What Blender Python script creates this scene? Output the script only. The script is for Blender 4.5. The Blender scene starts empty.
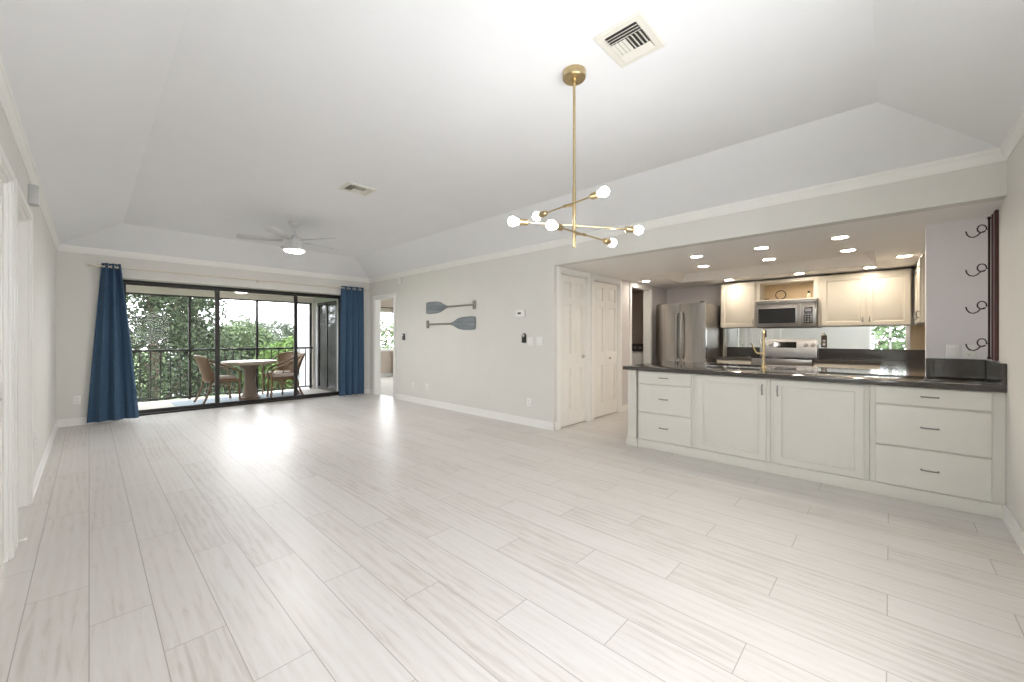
import bpy, bmesh, math, random
from mathutils import Matrix, Vector

random.seed(7)
SC = bpy.context.scene
COL = SC.collection
PI = math.pi

# ------------------------------------------------------------------ camera
H, F = 1.22, 400.0
cam = bpy.data.cameras.new('camera')
cam.sensor_width = 36.0
cam.lens = 36.0 * F / 1024.0
cam.shift_y = -4.0 / 1024.0
cam.clip_start, cam.clip_end = 0.02, 400
cam_o = bpy.data.objects.new('camera', cam)
COL.objects.link(cam_o)
cam_o.location = (0, 0, H)
cam_o.rotation_euler = (PI / 2, 0, -math.atan2(.7265, .6871))
SC.camera = cam_o

# ------------------------------------------------------------------ view
vs = SC.view_settings
SC.display_settings.display_device = 'sRGB'
vs.view_transform = 'Standard'
vs.look = 'None'
vs.exposure = 2.06
vs.gamma = 1.0
vs.use_curve_mapping = False
SC.cycles.use_denoising = True
SC.cycles.max_bounces = 10
SC.cycles.diffuse_bounces = 6
SC.cycles.transparent_max_bounces = 16
SC.cycles.sample_clamp_indirect = 6

# ------------------------------------------------------------------ sky
SKY = 3.1
BULB = 13.0
DOWN = 40.0
FANL = 60.0
world = bpy.data.worlds.new('overcast_sky')
SC.world = world
world.use_nodes = True
wn, wl = world.node_tree.nodes, world.node_tree.links
wn.clear()
tc = wn.new('ShaderNodeTexCoord')
nz = wn.new('ShaderNodeTexNoise')
nz.inputs['Scale'].default_value = 2.2
nz.inputs['Detail'].default_value = 5
cr = wn.new('ShaderNodeValToRGB')
cr.color_ramp.elements[0].color = (.86, .92, 1, 1)
cr.color_ramp.elements[1].color = (1, 1, 1, 1)
bg = wn.new('ShaderNodeBackground')
bg.inputs['Strength'].default_value = SKY
wo = wn.new('ShaderNodeOutputWorld')
wl.new(tc.outputs['Generated'], nz.inputs['Vector'])
wl.new(nz.outputs['Fac'], cr.inputs['Fac'])
wl.new(cr.outputs['Color'], bg.inputs['Color'])
wl.new(bg.outputs['Background'], wo.inputs['Surface'])


def portal(name, loc, rot, sx, sy):
    l = bpy.data.lights.new(name, 'AREA')
    l.shape = 'RECTANGLE'
    l.size, l.size_y = sx, sy
    l.cycles.is_portal = True
    o = bpy.data.objects.new(name, l)
    COL.objects.link(o)
    o.location = loc
    o.rotation_euler = rot


# portals let the sky light find the three big openings (they give no light of their own)
portal('sky_portal_terrace', (1.7, 10.25, 1.0), (-PI / 2, 0, 0), 3.9, 2.2)
portal('sky_portal_bedroom', (5.8, 11.5, 1.3), (-PI / 2, 0, 0), 3.4, 2.0)
portal('sky_portal_side', (8.2, 7.2, 1.45), (PI / 2, 0, PI / 2), 1.4, 1.5)
portal('sky_portal_dining', (1.2, -.75, 1.5), (PI / 2, 0, 0), 1.4, 1.2)

# ------------------------------------------------------------------ materials
MATS = {}


def mat(name, col, rough=.5, metal=0., var=.04, scale=6., bump=0., stretch=(1, 1, 1), spec=.5, coat=0., emit=0.):
    if name in MATS:
        return MATS[name]
    m = bpy.data.materials.new(name)
    m.use_nodes = True
    nt = m.node_tree
    n, l = nt.nodes, nt.links
    b = n['Principled BSDF']
    b.inputs['Roughness'].default_value = rough
    b.inputs['Metallic'].default_value = metal
    b.inputs['Specular IOR Level'].default_value = spec
    b.inputs['Coat Weight'].default_value = coat
    t = n.new('ShaderNodeTexCoord')
    mp = n.new('ShaderNodeMapping')
    mp.inputs['Scale'].default_value = stretch
    l.new(t.outputs['Object'], mp.inputs['Vector'])
    z = n.new('ShaderNodeTexNoise')
    z.inputs['Scale'].default_value = scale
    z.inputs['Detail'].default_value = 4
    l.new(mp.outputs['Vector'], z.inputs['Vector'])
    r = n.new('ShaderNodeValToRGB')
    r.color_ramp.elements[0].position = .3
    r.color_ramp.elements[1].position = .7
    r.color_ramp.elements[0].color = tuple(max(0, c * (1 - var)) for c in col) + (1,)
    r.color_ramp.elements[1].color = tuple(min(1, c * (1 + var)) for c in col) + (1,)
    l.new(z.outputs['Fac'], r.inputs['Fac'])
    l.new(r.outputs['Color'], b.inputs['Base Color'])
    if bump:
        bp = n.new('ShaderNodeBump')
        bp.inputs['Strength'].default_value = bump
        bp.inputs['Distance'].default_value = .01
        l.new(z.outputs['Fac'], bp.inputs['Height'])
        l.new(bp.outputs['Normal'], b.inputs['Normal'])
    if emit:
        b.inputs['Emission Color'].default_value = tuple(col) + (1,)
        b.inputs['Emission Strength'].default_value = emit
    MATS[name] = m
    return m


def glow(name, col, strength):
    m = bpy.data.materials.new(name)
    m.use_nodes = True
    n, l = m.node_tree.nodes, m.node_tree.links
    n.clear()
    e = n.new('ShaderNodeEmission')
    e.inputs['Color'].default_value = tuple(col) + (1,)
    e.inputs['Strength'].default_value = strength
    o = n.new('ShaderNodeOutputMaterial')
    l.new(e.outputs[0], o.inputs['Surface'])
    return m


def glass_mat(name, tint=(1, 1, 1), refl=1.0):
    m = bpy.data.materials.new(name)
    m.use_nodes = True
    n, l = m.node_tree.nodes, m.node_tree.links
    n.clear()
    tr = n.new('ShaderNodeBsdfTransparent')
    tr.inputs['Color'].default_value = tuple(tint) + (1,)
    gl = n.new('ShaderNodeBsdfGlossy')
    gl.inputs['Roughness'].default_value = .01
    fr = n.new('ShaderNodeFresnel')
    fr.inputs['IOR'].default_value = 1.45
    mm = n.new('ShaderNodeMath')
    mm.operation = 'MULTIPLY'
    mm.inputs[1].default_value = refl
    l.new(fr.outputs[0], mm.inputs[0])
    mx = n.new('ShaderNodeMixShader')
    l.new(mm.outputs[0], mx.inputs['Fac'])
    l.new(tr.outputs[0], mx.inputs[1])
    l.new(gl.outputs[0], mx.inputs[2])
    o = n.new('ShaderNodeOutputMaterial')
    l.new(mx.outputs[0], o.inputs['Surface'])
    return m


def screen_mat(name):
    m = bpy.data.materials.new(name)
    m.use_nodes = True
    n, l = m.node_tree.nodes, m.node_tree.links
    n.clear()
    tr = n.new('ShaderNodeBsdfTransparent')
    df = n.new('ShaderNodeBsdfDiffuse')
    df.inputs['Color'].default_value = (.22, .22, .22, 1)
    mx = n.new('ShaderNodeMixShader')
    mx.inputs['Fac'].default_value = .13
    l.new(tr.outputs[0], mx.inputs[1])
    l.new(df.outputs[0], mx.inputs[2])
    o = n.new('ShaderNodeOutputMaterial')
    l.new(mx.outputs[0], o.inputs['Surface'])
    return m


def plank_mat():
    m = bpy.data.materials.new('wood_look_tile')
    m.use_nodes = True
    nt = m.node_tree
    n, l = nt.nodes, nt.links
    b = n['Principled BSDF']

    def math_n(op, a, c=None, d=None):
        q = n.new('ShaderNodeMath')
        q.operation = op
        for i, v in enumerate((a, c, d)):
            if v is None:
                continue
            if isinstance(v, (int, float)):
                q.inputs[i].default_value = v
            else:
                l.new(v, q.inputs[i])
        return q.outputs[0]
    geo = n.new('ShaderNodeNewGeometry')
    sep = n.new('ShaderNodeSeparateXYZ')
    l.new(geo.outputs['Position'], sep.inputs[0])
    W, L = .2, 1.22
    u = math_n('DIVIDE', math_n('ADD', sep.outputs['X'], 20.0), W)
    row = math_n('FLOOR', u)
    v = math_n('ADD', math_n('DIVIDE', math_n('SUBTRACT', sep.outputs['Y'], 2.45), L), math_n('SUBTRACT', math_n('DIVIDE', row, 3.), 100. / 3.))
    colu = math_n('FLOOR', v)
    fu = math_n('FRACT', u)
    fv = math_n('FRACT', v)
    # grout distance in metres
    du = math_n('MULTIPLY', math_n('MINIMUM', fu, math_n('SUBTRACT', 1, fu)), W)
    dv = math_n('MULTIPLY', math_n('MINIMUM', fv, math_n('SUBTRACT', 1, fv)), L)
    dist = math_n('MINIMUM', du, dv)
    grout = math_n('LESS_THAN', dist, .0019)
    cid = n.new('ShaderNodeCombineXYZ')
    l.new(row, cid.inputs[0])
    l.new(colu, cid.inputs[1])
    wn2 = n.new('ShaderNodeTexWhiteNoise')
    wn2.noise_dimensions = '3D'
    l.new(cid.outputs[0], wn2.inputs['Vector'])
    # grain: noise stretched along Y, shifted per plank
    gv = n.new('ShaderNodeCombineXYZ')
    l.new(math_n('ADD', sep.outputs['X'], math_n('MULTIPLY', wn2.outputs['Value'], 37.)), gv.inputs[0])
    l.new(math_n('MULTIPLY', sep.outputs['Y'], .085), gv.inputs[1])
    g1 = n.new('ShaderNodeTexNoise')
    g1.inputs['Scale'].default_value = 34
    g1.inputs['Detail'].default_value = 7
    g1.inputs['Distortion'].default_value = 1.6
    l.new(gv.outputs[0], g1.inputs['Vector'])
    wv = n.new('ShaderNodeTexWave')
    wv.wave_type = 'BANDS'
    wv.bands_direction = 'X'
    wv.inputs['Scale'].default_value = 7
    wv.inputs['Distortion'].default_value = 9
    wv.inputs['Detail'].default_value = 3
    wv.inputs['Detail Scale'].default_value = 1.1
    l.new(gv.outputs[0], wv.inputs['Vector'])
    g2 = n.new('ShaderNodeTexNoise')
    g2.inputs['Scale'].default_value = 2.2
    g2.inputs['Detail'].default_value = 3
    l.new(geo.outputs['Position'], g2.inputs['Vector'])
    base = n.new('ShaderNodeValToRGB')
    e = base.color_ramp.elements
    e[0].position, e[0].color = .0, (.46, .42, .385, 1)
    e[1].position, e[1].color = 1., (.675, .66, .64, 1)
    k = e.new(.45)
    k.color = (.62, .59, .56, 1)
    f1 = math_n('ADD', math_n('ADD', math_n('MULTIPLY', g1.outputs['Fac'], 1.0), -.22), math_n('MULTIPLY', wv.outputs['Fac'], .20))
    f2 = math_n('ADD', f1, math_n('MULTIPLY', wn2.outputs['Value'], .24))
    f3 = math_n('ADD', f2, math_n('MULTIPLY', math_n('SUBTRACT', g2.outputs['Fac'], .5), .35))
    l.new(f3, base.inputs['Fac'])
    mx = n.new('ShaderNodeMix')
    mx.data_type = 'RGBA'
    l.new(grout, mx.inputs['Factor'])
    l.new(base.outputs['Color'], mx.inputs['A'])
    mx.inputs['B'].default_value = (.38, .355, .33, 1)
    l.new(mx.outputs['Result'], b.inputs['Base Color'])
    l.new(math_n('ADD', math_n('MULTIPLY', g1.outputs['Fac'], .14), .30), b.inputs['Roughness'])
    bp = n.new('ShaderNodeBump')
    bp.inputs['Strength'].default_value = .35
    bp.inputs['Distance'].default_value = .002
    l.new(math_n('SUBTRACT', math_n('MULTIPLY', g1.outputs['Fac'], .35), math_n('MULTIPLY', grout, 1.0)), bp.inputs['Height'])
    l.new(bp.outputs['Normal'], b.inputs['Normal'])
    return m


M = dict(
    wall=mat('wall_paint', (.70, .685, .645), .7, var=.012, scale=3, bump=.02),
    wall_grey=mat('kitchen_paint', (.66, .62, .615), .7, var=.012, scale=3, bump=.02),
    ceil=mat('ceiling_paint', (.785, .79, .80), .8, var=.01, scale=4, bump=.02),
    trim=mat('trim_white', (.83, .82, .79), .35, var=.01),
    door=mat('door_white', (.80, .78, .74), .4, var=.015),
    floor=plank_mat(),
    carpet=mat('bedroom_carpet', (.56, .53, .485), .95, var=.1, scale=90, bump=.3),
    bronze=mat('bronze_aluminium', (.030, .027, .025), .45, .3, var=.1),
    glass=glass_mat('window_glass', refl=.15),
    dark_glass=mat('tinted_glass', (.09, .09, .09), .06, 0, var=.3, scale=3),
    screen=screen_mat('insect_screen'),
    curtain=mat('blue_linen', (.044, .092, .160), .85, var=.18, scale=120, bump=.2, stretch=(1, 1, .25)),
    brass=mat('brushed_brass', (.52, .41, .235), .28, 1, var=.06, scale=40),
    gold=mat('pale_rod_metal', (.70, .64, .53), .45, .2, var=.05),
    bulb=glow('bulb_glow', (1, .975, .95), BULB),
    down=glow('downlight_glow', (1, .89, .75), DOWN),
    fanlight=glow('fan_light_glow', (1, .975, .95), FANL),
    fan=mat('fan_white', (.62, .62, .61), .4, var=.02),
    metal=mat('brushed_nickel', (.52, .50, .47), .3, 1, var=.08, scale=30),
    pull=mat('dark_nickel_pull', (.28, .27, .25), .35, .9, var=.06),
    steel=mat('stainless_steel', (.36, .35, .345), .28, 1, var=.10, scale=6, stretch=(1, 1, 22)),
    steel_v=mat('stainless_fridge', (.40, .38, .36), .22, 1, var=.10, scale=5, stretch=(14, 14, .3)),
    black=mat('black_glass', (.012, .012, .013), .08, var=.2),
    blackp=mat('black_plastic', (.018, .017, .017), .4, var=.15),
    plate=mat('white_plastic', (.82, .81, .78), .35, var=.01),
    slot=mat('dark_slot', (.08, .075, .07), .6, var=.1),
    cab=mat('cabinet_sage_white', (.665, .648, .590), .38, var=.012),
    cream=mat('cabinet_warm_lit', (.60, .555, .475), .38, var=.015),  # same paint as cab, with the warm kitchen light put into the colour
    tan=mat('cabinet_inside_wood', (.60, .46, .28), .5, var=.10, scale=5, stretch=(1, 1, .2)),
    counter=mat('dark_quartz', (.062, .054, .049), .09, var=.10, scale=60, coat=.2),
    mirror=mat('mirror_silver', (.80, .83, .82), .015, 1, var=.01),
    paddle_b=mat('weathered_blue_wood', (.22, .245, .26), .8, var=.28, scale=9, stretch=(1, .25, 2.5), bump=.3),
    paddle_s=mat('weathered_grey_wood', (.27, .25, .21), .8, var=.25, scale=14, stretch=(1, .2, 3), bump=.3),
    rackwood=mat('dark_red_wood', (.060, .014, .013), .35, var=.3, scale=8, stretch=(3, 3, .4)),
    iron=mat('wrought_iron', (.035, .022, .020), .5, .5, var=.2),
    rattan=mat('woven_rattan', (.155, .085, .04), .65, var=.45, scale=70, bump=.6),
    cane=mat('rattan_cane', (.185, .105, .05), .45, var=.25, scale=30),
    cushion=mat('pale_cushion', (.42, .35, .30), .9, var=.08, scale=60, bump=.2),
    stone=mat('pale_table_top', (.36, .31, .235), .4, var=.10, scale=20),
    rug=mat('blue_grey_rug', (.25, .30, .335), .95, var=.15, scale=50, bump=.3),
    lanai=mat('pale_terrace_tile', (.40, .375, .335), .5, var=.04, scale=6),
    lwall=mat('terrace_cream_paint', (.66, .63, .57), .8, var=.02),
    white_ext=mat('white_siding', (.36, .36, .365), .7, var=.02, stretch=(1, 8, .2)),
    dark_room=mat('laundry_paint', (.58, .50, .43), .8, var=.03),
    grass=mat('lawn', (.09, .15, .04), .95, var=.35, scale=1.2),
    bark=mat('bark', (.10, .075, .055), .9, var=.35, scale=8, bump=.5),
    roof=mat('roof_shingle', (.30, .29, .28), .9, var=.2),
    siding=mat('pale_house_siding', (.62, .66, .70), .8, var=.06, stretch=(.1, .1, 12)),
)


def leaf_mat(name, a, b_, c):
    m = bpy.data.materials.new(name)
    m.use_nodes = True
    n, l = m.node_tree.nodes, m.node_tree.links
    p = n['Principled BSDF']
    p.inputs['Roughness'].default_value = .7
    p.inputs['Specular IOR Level'].default_value = .15
    g = n.new('ShaderNodeNewGeometry')
    r = n.new('ShaderNodeValToRGB')
    r.color_ramp.elements[0].color = tuple(a) + (1,)
    r.color_ramp.elements[1].color = tuple(c) + (1,)
    k = r.color_ramp.elements.new(.5)
    k.color = tuple(b_) + (1,)
    l.new(g.outputs['Random Per Island'], r.inputs['Fac'])
    l.new(r.outputs['Color'], p.inputs['Base Color'])
    return m


LEAF = dict(
    dark=leaf_mat('dark_leaves', (.014, .024, .011), (.028, .042, .020), (.055, .075, .038)),
    olive=leaf_mat('olive_leaves', (.035, .052, .022), (.06, .088, .038), (.10, .13, .065)),
    bright=leaf_mat('bright_leaves', (.05, .092, .018), (.08, .138, .032), (.12, .185, .055)),
    grey=leaf_mat('grey_green_leaves', (.055, .07, .05), (.085, .105, .075), (.13, .15, .11)),
    pale=leaf_mat('pale_leaves', (.05, .075, .034), (.078, .11, .052), (.115, .155, .08)),
)

# ------------------------------------------------------------------ mesh helpers
ORG = {}


class MB:
    """collects shapes (world or local coordinates) for ONE mesh object"""

    def __init__(s, mtx=None):
        s.bm = bmesh.new()
        s.m = mtx or Matrix.Identity(4)

    def _merge(s, tmp, bevel=0, seg=2):
        if bevel:
            bmesh.ops.bevel(tmp, geom=list(tmp.edges), offset=bevel, segments=seg, profile=.5, affect='EDGES', clamp_overlap=True)
        bmesh.ops.transform(tmp, matrix=s.m, verts=tmp.verts)
        me = bpy.data.meshes.new('t')
        tmp.to_mesh(me)
        tmp.free()
        s.bm.from_mesh(me)
        bpy.data.meshes.remove(me)
        return s

    def box(s, x0, x1, y0, y1, z0, z1, bevel=0, seg=2, rot=None):
        t = bmesh.new()
        bmesh.ops.create_cube(t, size=1)
        c = Vector(((x0 + x1) / 2, (y0 + y1) / 2, (z0 + z1) / 2))
        mm = Matrix.Translation(c)
        if rot:
            mm = mm @ rot.to_4x4()
        mm = mm @ Matrix.Diagonal((abs(x1 - x0), abs(y1 - y0), abs(z1 - z0), 1))
        bmesh.ops.transform(t, matrix=mm, verts=t.verts)
        return s._merge(t, bevel, seg)

    def cone(s, p0, p1, r0, r1=None, n=16, caps=True):
        if r1 is None:
            r1 = r0
        p0, p1 = Vector(p0), Vector(p1)
        d = p1 - p0
        t = bmesh.new()
        bmesh.ops.create_cone(t, cap_ends=caps, segments=n, radius1=r0, radius2=r1, depth=d.length)
        q = Vector((0, 0, 1)).rotation_difference(d.normalized())
        bmesh.ops.transform(t, matrix=Matrix.Translation((p0 + p1) / 2) @ q.to_matrix().to_4x4(), verts=t.verts)
        return s._merge(t)

    def sphere(s, c, r, n=16, sc=(1, 1, 1)):
        t = bmesh.new()
        bmesh.ops.create_uvsphere(t, u_segments=n, v_segments=max(6, n // 2 + 2), radius=r)
        bmesh.ops.transform(t, matrix=Matrix.Translation(c) @ Matrix.Diagonal(tuple(sc) + (1,)), verts=t.verts)
        return s._merge(t)

    def lathe(s, prof, c=(0, 0, 0), n=28, axis=None):
        """prof = [(r, z)...] turned about z"""
        t = bmesh.new()
        rings = []
        for r, z in prof:
            if r < 1e-5:
                rings.append([t.verts.new((0, 0, z))])
            else:
                rings.append([t.verts.new((r * math.cos(2 * PI * i / n), r * math.sin(2 * PI * i / n), z)) for i in range(n)])
        for a, b in zip(rings, rings[1:]):
            for i in range(n):
                j = (i + 1) % n
                if len(a) == 1 and len(b) == 1:
                    continue
                if len(a) == 1:
                    t.faces.new((a[0], b[j], b[i])[::-1])
                elif len(b) == 1:
                    t.faces.new((a[i], a[j], b[0]))
                else:
                    t.faces.new((a[i], a[j], b[j], b[i]))
        mm = Matrix.Translation(c)
        if axis is not None:
            mm = mm @ Vector((0, 0, 1)).rotation_difference(Vector(axis).normalized()).to_matrix().to_4x4()
        bmesh.ops.transform(t, matrix=mm, verts=t.verts)
        bmesh.ops.recalc_face_normals(t, faces=t.faces)
        return s._merge(t)

    def tube(s, pts, r, n=8, closed=False):
        pts = [Vector(p) for p in pts]
        rr = r if isinstance(r, (list, tuple)) else [r] * len(pts)
        t = bmesh.new()
        rings = []
        N = len(pts)
        up = None
        for i, p in enumerate(pts):
            if closed:
                d = (pts[(i + 1) % N] - pts[i - 1]).normalized()
            else:
                d = (pts[min(i + 1, N - 1)] - pts[max(i - 1, 0)]).normalized()
            if up is None:
                up = Vector((0, 0, 1)) if abs(d.z) < .9 else Vector((1, 0, 0))
            a = d.cross(up)
            if a.length < 1e-4:
                a = d.cross(Vector((.3, 1, .2)))
            a.normalize()
            b = a.cross(d).normalized()
            up = b
            rings.append([t.verts.new(p + rr[i] * (math.cos(2 * PI * k / n) * a + math.sin(2 * PI * k / n) * b)) for k in range(n)])
        pairs = list(zip(rings, rings[1:])) + ([(rings[-1], rings[0])] if closed else [])
        for a, b in pairs:
            for k in range(n):
                j = (k + 1) % n
                t.faces.new((a[k], a[j], b[j], b[k]))
        if not closed:
            t.faces.new(rings[0][::-1])
            t.faces.new(rings[-1])
        bmesh.ops.recalc_face_normals(t, faces=t.faces)
        return s._merge(t)

    def prism(s, pts, z0, z1, bevel=0):
        """outline pts (x, y) extruded z0..z1 (in this MB's own frame)"""
        t = bmesh.new()
        lo = [t.verts.new((x, y, z0)) for x, y in pts]
        hi = [t.verts.new((x, y, z1)) for x, y in pts]
        N = len(pts)
        for i in range(N):
            j = (i + 1) % N
            t.faces.new((lo[i], lo[j], hi[j], hi[i]))
        t.faces.new(lo[::-1])
        t.faces.new(hi)
        bmesh.ops.recalc_face_normals(t, faces=t.faces)
        return s._merge(t, bevel, 2)

    def rings(s, loops, cap0=True, cap1=True):
        t = bmesh.new()
        vs_ = [[t.verts.new(p) for p in lp] for lp in loops]
        for a, b in zip(vs_, vs_[1:]):
            for i in range(len(a)):
                j = (i + 1) % len(a)
                t.faces.new((a[i], a[j], b[j], b[i]))
        if cap0:
            t.faces.new(vs_[0][::-1])
        if cap1:
            t.faces.new(vs_[-1])
        bmesh.ops.recalc_face_normals(t, faces=t.faces)
        return s._merge(t)

    def panel(s, u0, u1, v0, v1, th, steps):
        """a board in the u-v plane, back at w=0, front at w=th; steps = [(inset, dw)...] carve the front"""
        def rc(i, w):
            return [(u0 + i, v0 + i, w), (u1 - i, v0 + i, w), (u1 - i, v1 - i, w), (u0 + i, v1 - i, w)]
        lp = [rc(0, 0), rc(0, th - .002), rc(.002, th)]
        for i, dw in steps:
            lp.append(rc(i, th + dw))
        return s.rings(lp)

    def poly(s, verts, faces):
        t = bmesh.new()
        vv = [t.verts.new(v) for v in verts]
        for f in faces:
            t.faces.new([vv[i] for i in f])
        return s._merge(t)


def obj(name, mb, m, parent=None, smooth=35):
    bm = mb.bm
    if parent is not None:
        org = ORG[parent.name]
    else:
        xs = [v.co.x for v in bm.verts]
        ys = [v.co.y for v in bm.verts]
        zs = [v.co.z for v in bm.verts]
        org = Vector(((min(xs) + max(xs)) / 2, (min(ys) + max(ys)) / 2, min(zs)))
    bmesh.ops.translate(bm, vec=-org, verts=bm.verts)
    if smooth:
        lim = math.radians(smooth)
        for e in bm.edges:
            e.smooth = e.is_manifold and len(e.link_faces) == 2 and e.calc_face_angle(9) < lim
        for f in bm.faces:
            f.smooth = True
    me = bpy.data.meshes.new(name)
    bm.to_mesh(me)
    bm.free()
    me.materials.append(MATS[m] if m in MATS else M[m] if isinstance(m, str) else m)
    o = bpy.data.objects.new(name, me)
    COL.objects.link(o)
    if parent is not None:
        o.parent = parent
    else:
        o.location = org
    ORG[o.name] = org
    return o


def tag(o, label, cat, group=None, kind=None):
    o['label'] = label
    o['category'] = cat
    if group:
        o['group'] = group
    if kind:
        o['kind'] = kind
    return o


def thing(name, label, cat, loc, group=None, kind=None):
    o = bpy.data.objects.new(name, None)
    COL.objects.link(o)
    o.location = loc
    o.empty_display_size = .1
    ORG[o.name] = Vector(loc)
    return tag(o, label, cat, group, kind)


def dup(root, loc, rz=None, label=None, sc=None):
    r = root.copy()
    COL.objects.link(r)
    r.location = loc
    if rz is not None:
        r.rotation_euler = (0, 0, rz)
    if sc:
        r.scale = sc
    if label:
        r['label'] = label
    for ch in list(root.children):
        c = ch.copy()
        COL.objects.link(c)
        c.parent = r
        for g in ch.children:
            d = g.copy()
            COL.objects.link(d)
            d.parent = c
    return r


def face(origin, w):
    """frame whose u runs right as seen from the front, v up, w out of the face"""
    w = Vector(w)
    v = Vector((0, 0, 1))
    u = v.cross(w)
    m = Matrix.Identity(4)
    for i, a in enumerate((u, v, w)):
        for k in range(3):
            m[k][i] = a[k]
    m.translation = Vector(origin)
    return m


NX, NY, PX, PY = (-1, 0, 0), (0, -1, 0), (1, 0, 0), (0, 1, 0)


def structure(name, mb, m, label, cat, smooth=35):
    return tag(obj(name, mb, m, smooth=smooth), label, cat, kind='structure')


# ------------------------------------------------------------------ the setting
XL, XR, YN, YF = -.305, 4.16, -.56, 8.15
ZK = 2.155            # kitchen ceiling
ZW = 2.452            # where the tray slope meets the walls
ZT = 2.755            # flat of the tray
XB = 7.78             # back wall of the kitchen
YH = 3.18             # wall with the closet doors
WT = .12

structure('floor', MB().box(-.43, 8.12, -.7, 8.6, -.15, 0), 'floor', 'pale whitewashed wood-look plank tile floor of the living and dining room', 'floor')
structure('floor_bedroom', MB().box(3.84, 8.12, 8.6, 11.42, -.15, 0).box(4.28, 8.05, 5.05, 8.599, 0, .004), 'carpet', 'light carpet floor seen through the far doorway', 'floor')
structure('floor_terrace', MB().box(-.43, 3.84, 8.601, 10.18, -.15, -.004), 'lanai', 'pale tiled floor of the screened terrace', 'floor')

# left wall with a door opening and a glazed opening behind the viewer
b = MB()
b.box(XL - WT, XL, YN - WT, -.46, 0, 2.9).box(XL - WT, XL, .46, 2.70, 0, 2.9).box(XL - WT, XL, 2.70, 3.50, 2.07, 2.9).box(XL - WT, XL, 3.50, 3.70, 0, 2.9).box(XL - WT, XL, 4.55, 8.6, 0, 2.9)
b.box(XL - WT, XL, 3.70, 4.55, 2.07, 2.9).box(XL - WT, XL, -.46, .46, 0, .25).box(XL - WT, XL, -.46, .46, 2.07, 2.9)
structure('wall_left', b, 'wall', 'long off-white wall at the left of the room', 'wall')
b = MB()
b.box(XL, .30, YF, 8.6, 0, 2.9).box(3.70, 4.28, YF, 8.6, 0, 2.9).box(.30, 3.70, YF, 8.6, 2.09, 2.9)
structure('wall_far', b, 'wall', 'greige far wall around the sliding glass door', 'wall')
b = MB()
b.box(XR, XR + WT, YH, 7.16, 0, 2.9).box(XR, XR + WT, 7.93, YF, 0, 2.9).box(XR, XR + WT, 7.16, 7.93, 2.02, 2.9)
b.box(XR, XR + WT, YN, YH, ZK, 2.9)
structure('wall_right', b, 'wall', 'pale greige wall hung with paddles, running on as a beam over the kitchen', 'wall')
b = MB()
b.box(XR + WT, 4.285, YH, YH + WT, 0, ZK).box(4.945, 5.10, YH, YH + WT, 0, ZK).box(5.88, 6.285, YH, YH + WT, 0, ZK).box(7.02, 7.9, YH, YH + WT, 0, ZK)
for x0, x1 in ((4.285, 4.945), (5.10, 5.88), (6.285, 7.02)):
    b.box(x0, x1, YH, YH + WT, 2.085, ZK)
structure('wall_hall', b, 'wall_grey', 'greige wall with the closet doors beside the kitchen', 'wall')
b = MB()
b.box(XL, .5, YN - WT, YN, 0, 2.9).box(1.9, 7.9, YN - WT, YN, 0, 2.9).box(.5, 1.9, YN - WT, YN, 0, .9).box(.5, 1.9, YN - WT, YN, 2.1, 2.9)
structure('wall_near', b, 'wall', 'pale wall at the right edge beside the drawers', 'wall')
structure('wall_back', MB().box(XB, XB + WT, YN, YH + WT, 0, ZK), 'wall_grey', 'grey-brown back wall of the kitchen', 'wall')
structure('wall_stub', MB().box(4.785, 4.90, YN, -.216, 0, ZK), mat('pale_lilac_grey_paint', (.76, .725, .735), .7, var=.012, scale=3, bump=.02), 'short grey wall at the right end of the dark countertop', 'wall')

# tray ceiling of the living room, one solid
I = .62
lo = [(XL, YN), (XR, YN), (XR, YF), (XL, YF)]
hi = [(XL + I, YN + I), (XR - I, YN + I), (XR - I, YF - I), (XL + I, YF - I)]
v = [(x, y, ZW) for x, y in lo] + [(x, y, ZT) for x, y in hi] + [(x, y, 2.9) for x, y in lo]
f = [(0, 4, 5, 1), (1, 5, 6, 2), (2, 6, 7, 3), (3, 7, 4, 0), (4, 7, 6, 5), (8, 9, 10, 11), (0, 1, 9, 8), (1, 2, 10, 9), (2, 3, 11, 10), (3, 0, 8, 11)]
structure('ceiling', MB().poly(v, f), 'ceil', 'white tray ceiling with sloped edges over the living room', 'ceiling', smooth=0)
# kitchen ceiling with a shallow recess
kx0, kx1, ky0, ky1 = XR + WT, 7.9, YN, YH + WT
tx0, tx1, ty0, ty1 = 5.82, 7.0, .125, 2.6
ox, oz = .10, 2.29
v = [(kx0, ky0, ZK), (kx1, ky0, ZK), (kx1, ky1, ZK), (kx0, ky1, ZK), (tx0, ty0, ZK), (tx1, ty0, ZK), (tx1, ty1, ZK), (tx0, ty1, ZK),
     (tx0 + ox, ty0 + ox, oz), (tx1 - ox, ty0 + ox, oz), (tx1 - ox, ty1 - ox, oz), (tx0 + ox, ty1 - ox, oz),
     (kx0, ky0, 2.9), (kx1, ky0, 2.9), (kx1, ky1, 2.9), (kx0, ky1, 2.9)]
f = []
for i in range(4):
    j = (i + 1) % 4
    f += [(i, i + 4, j + 4, j), (i + 4, i + 8, j + 8, j + 4), (i, j, j + 12, i + 12)]
f += [(8, 11, 10, 9), (12, 13, 14, 15)]
structure('ceiling_kitchen', MB().poly(v, f), mat('kitchen_ceiling_paint', (.88, .855, .835), .8, var=.01, scale=4), 'low kitchen ceiling with a shallow recess and round lights', 'ceiling', smooth=0)

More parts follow.
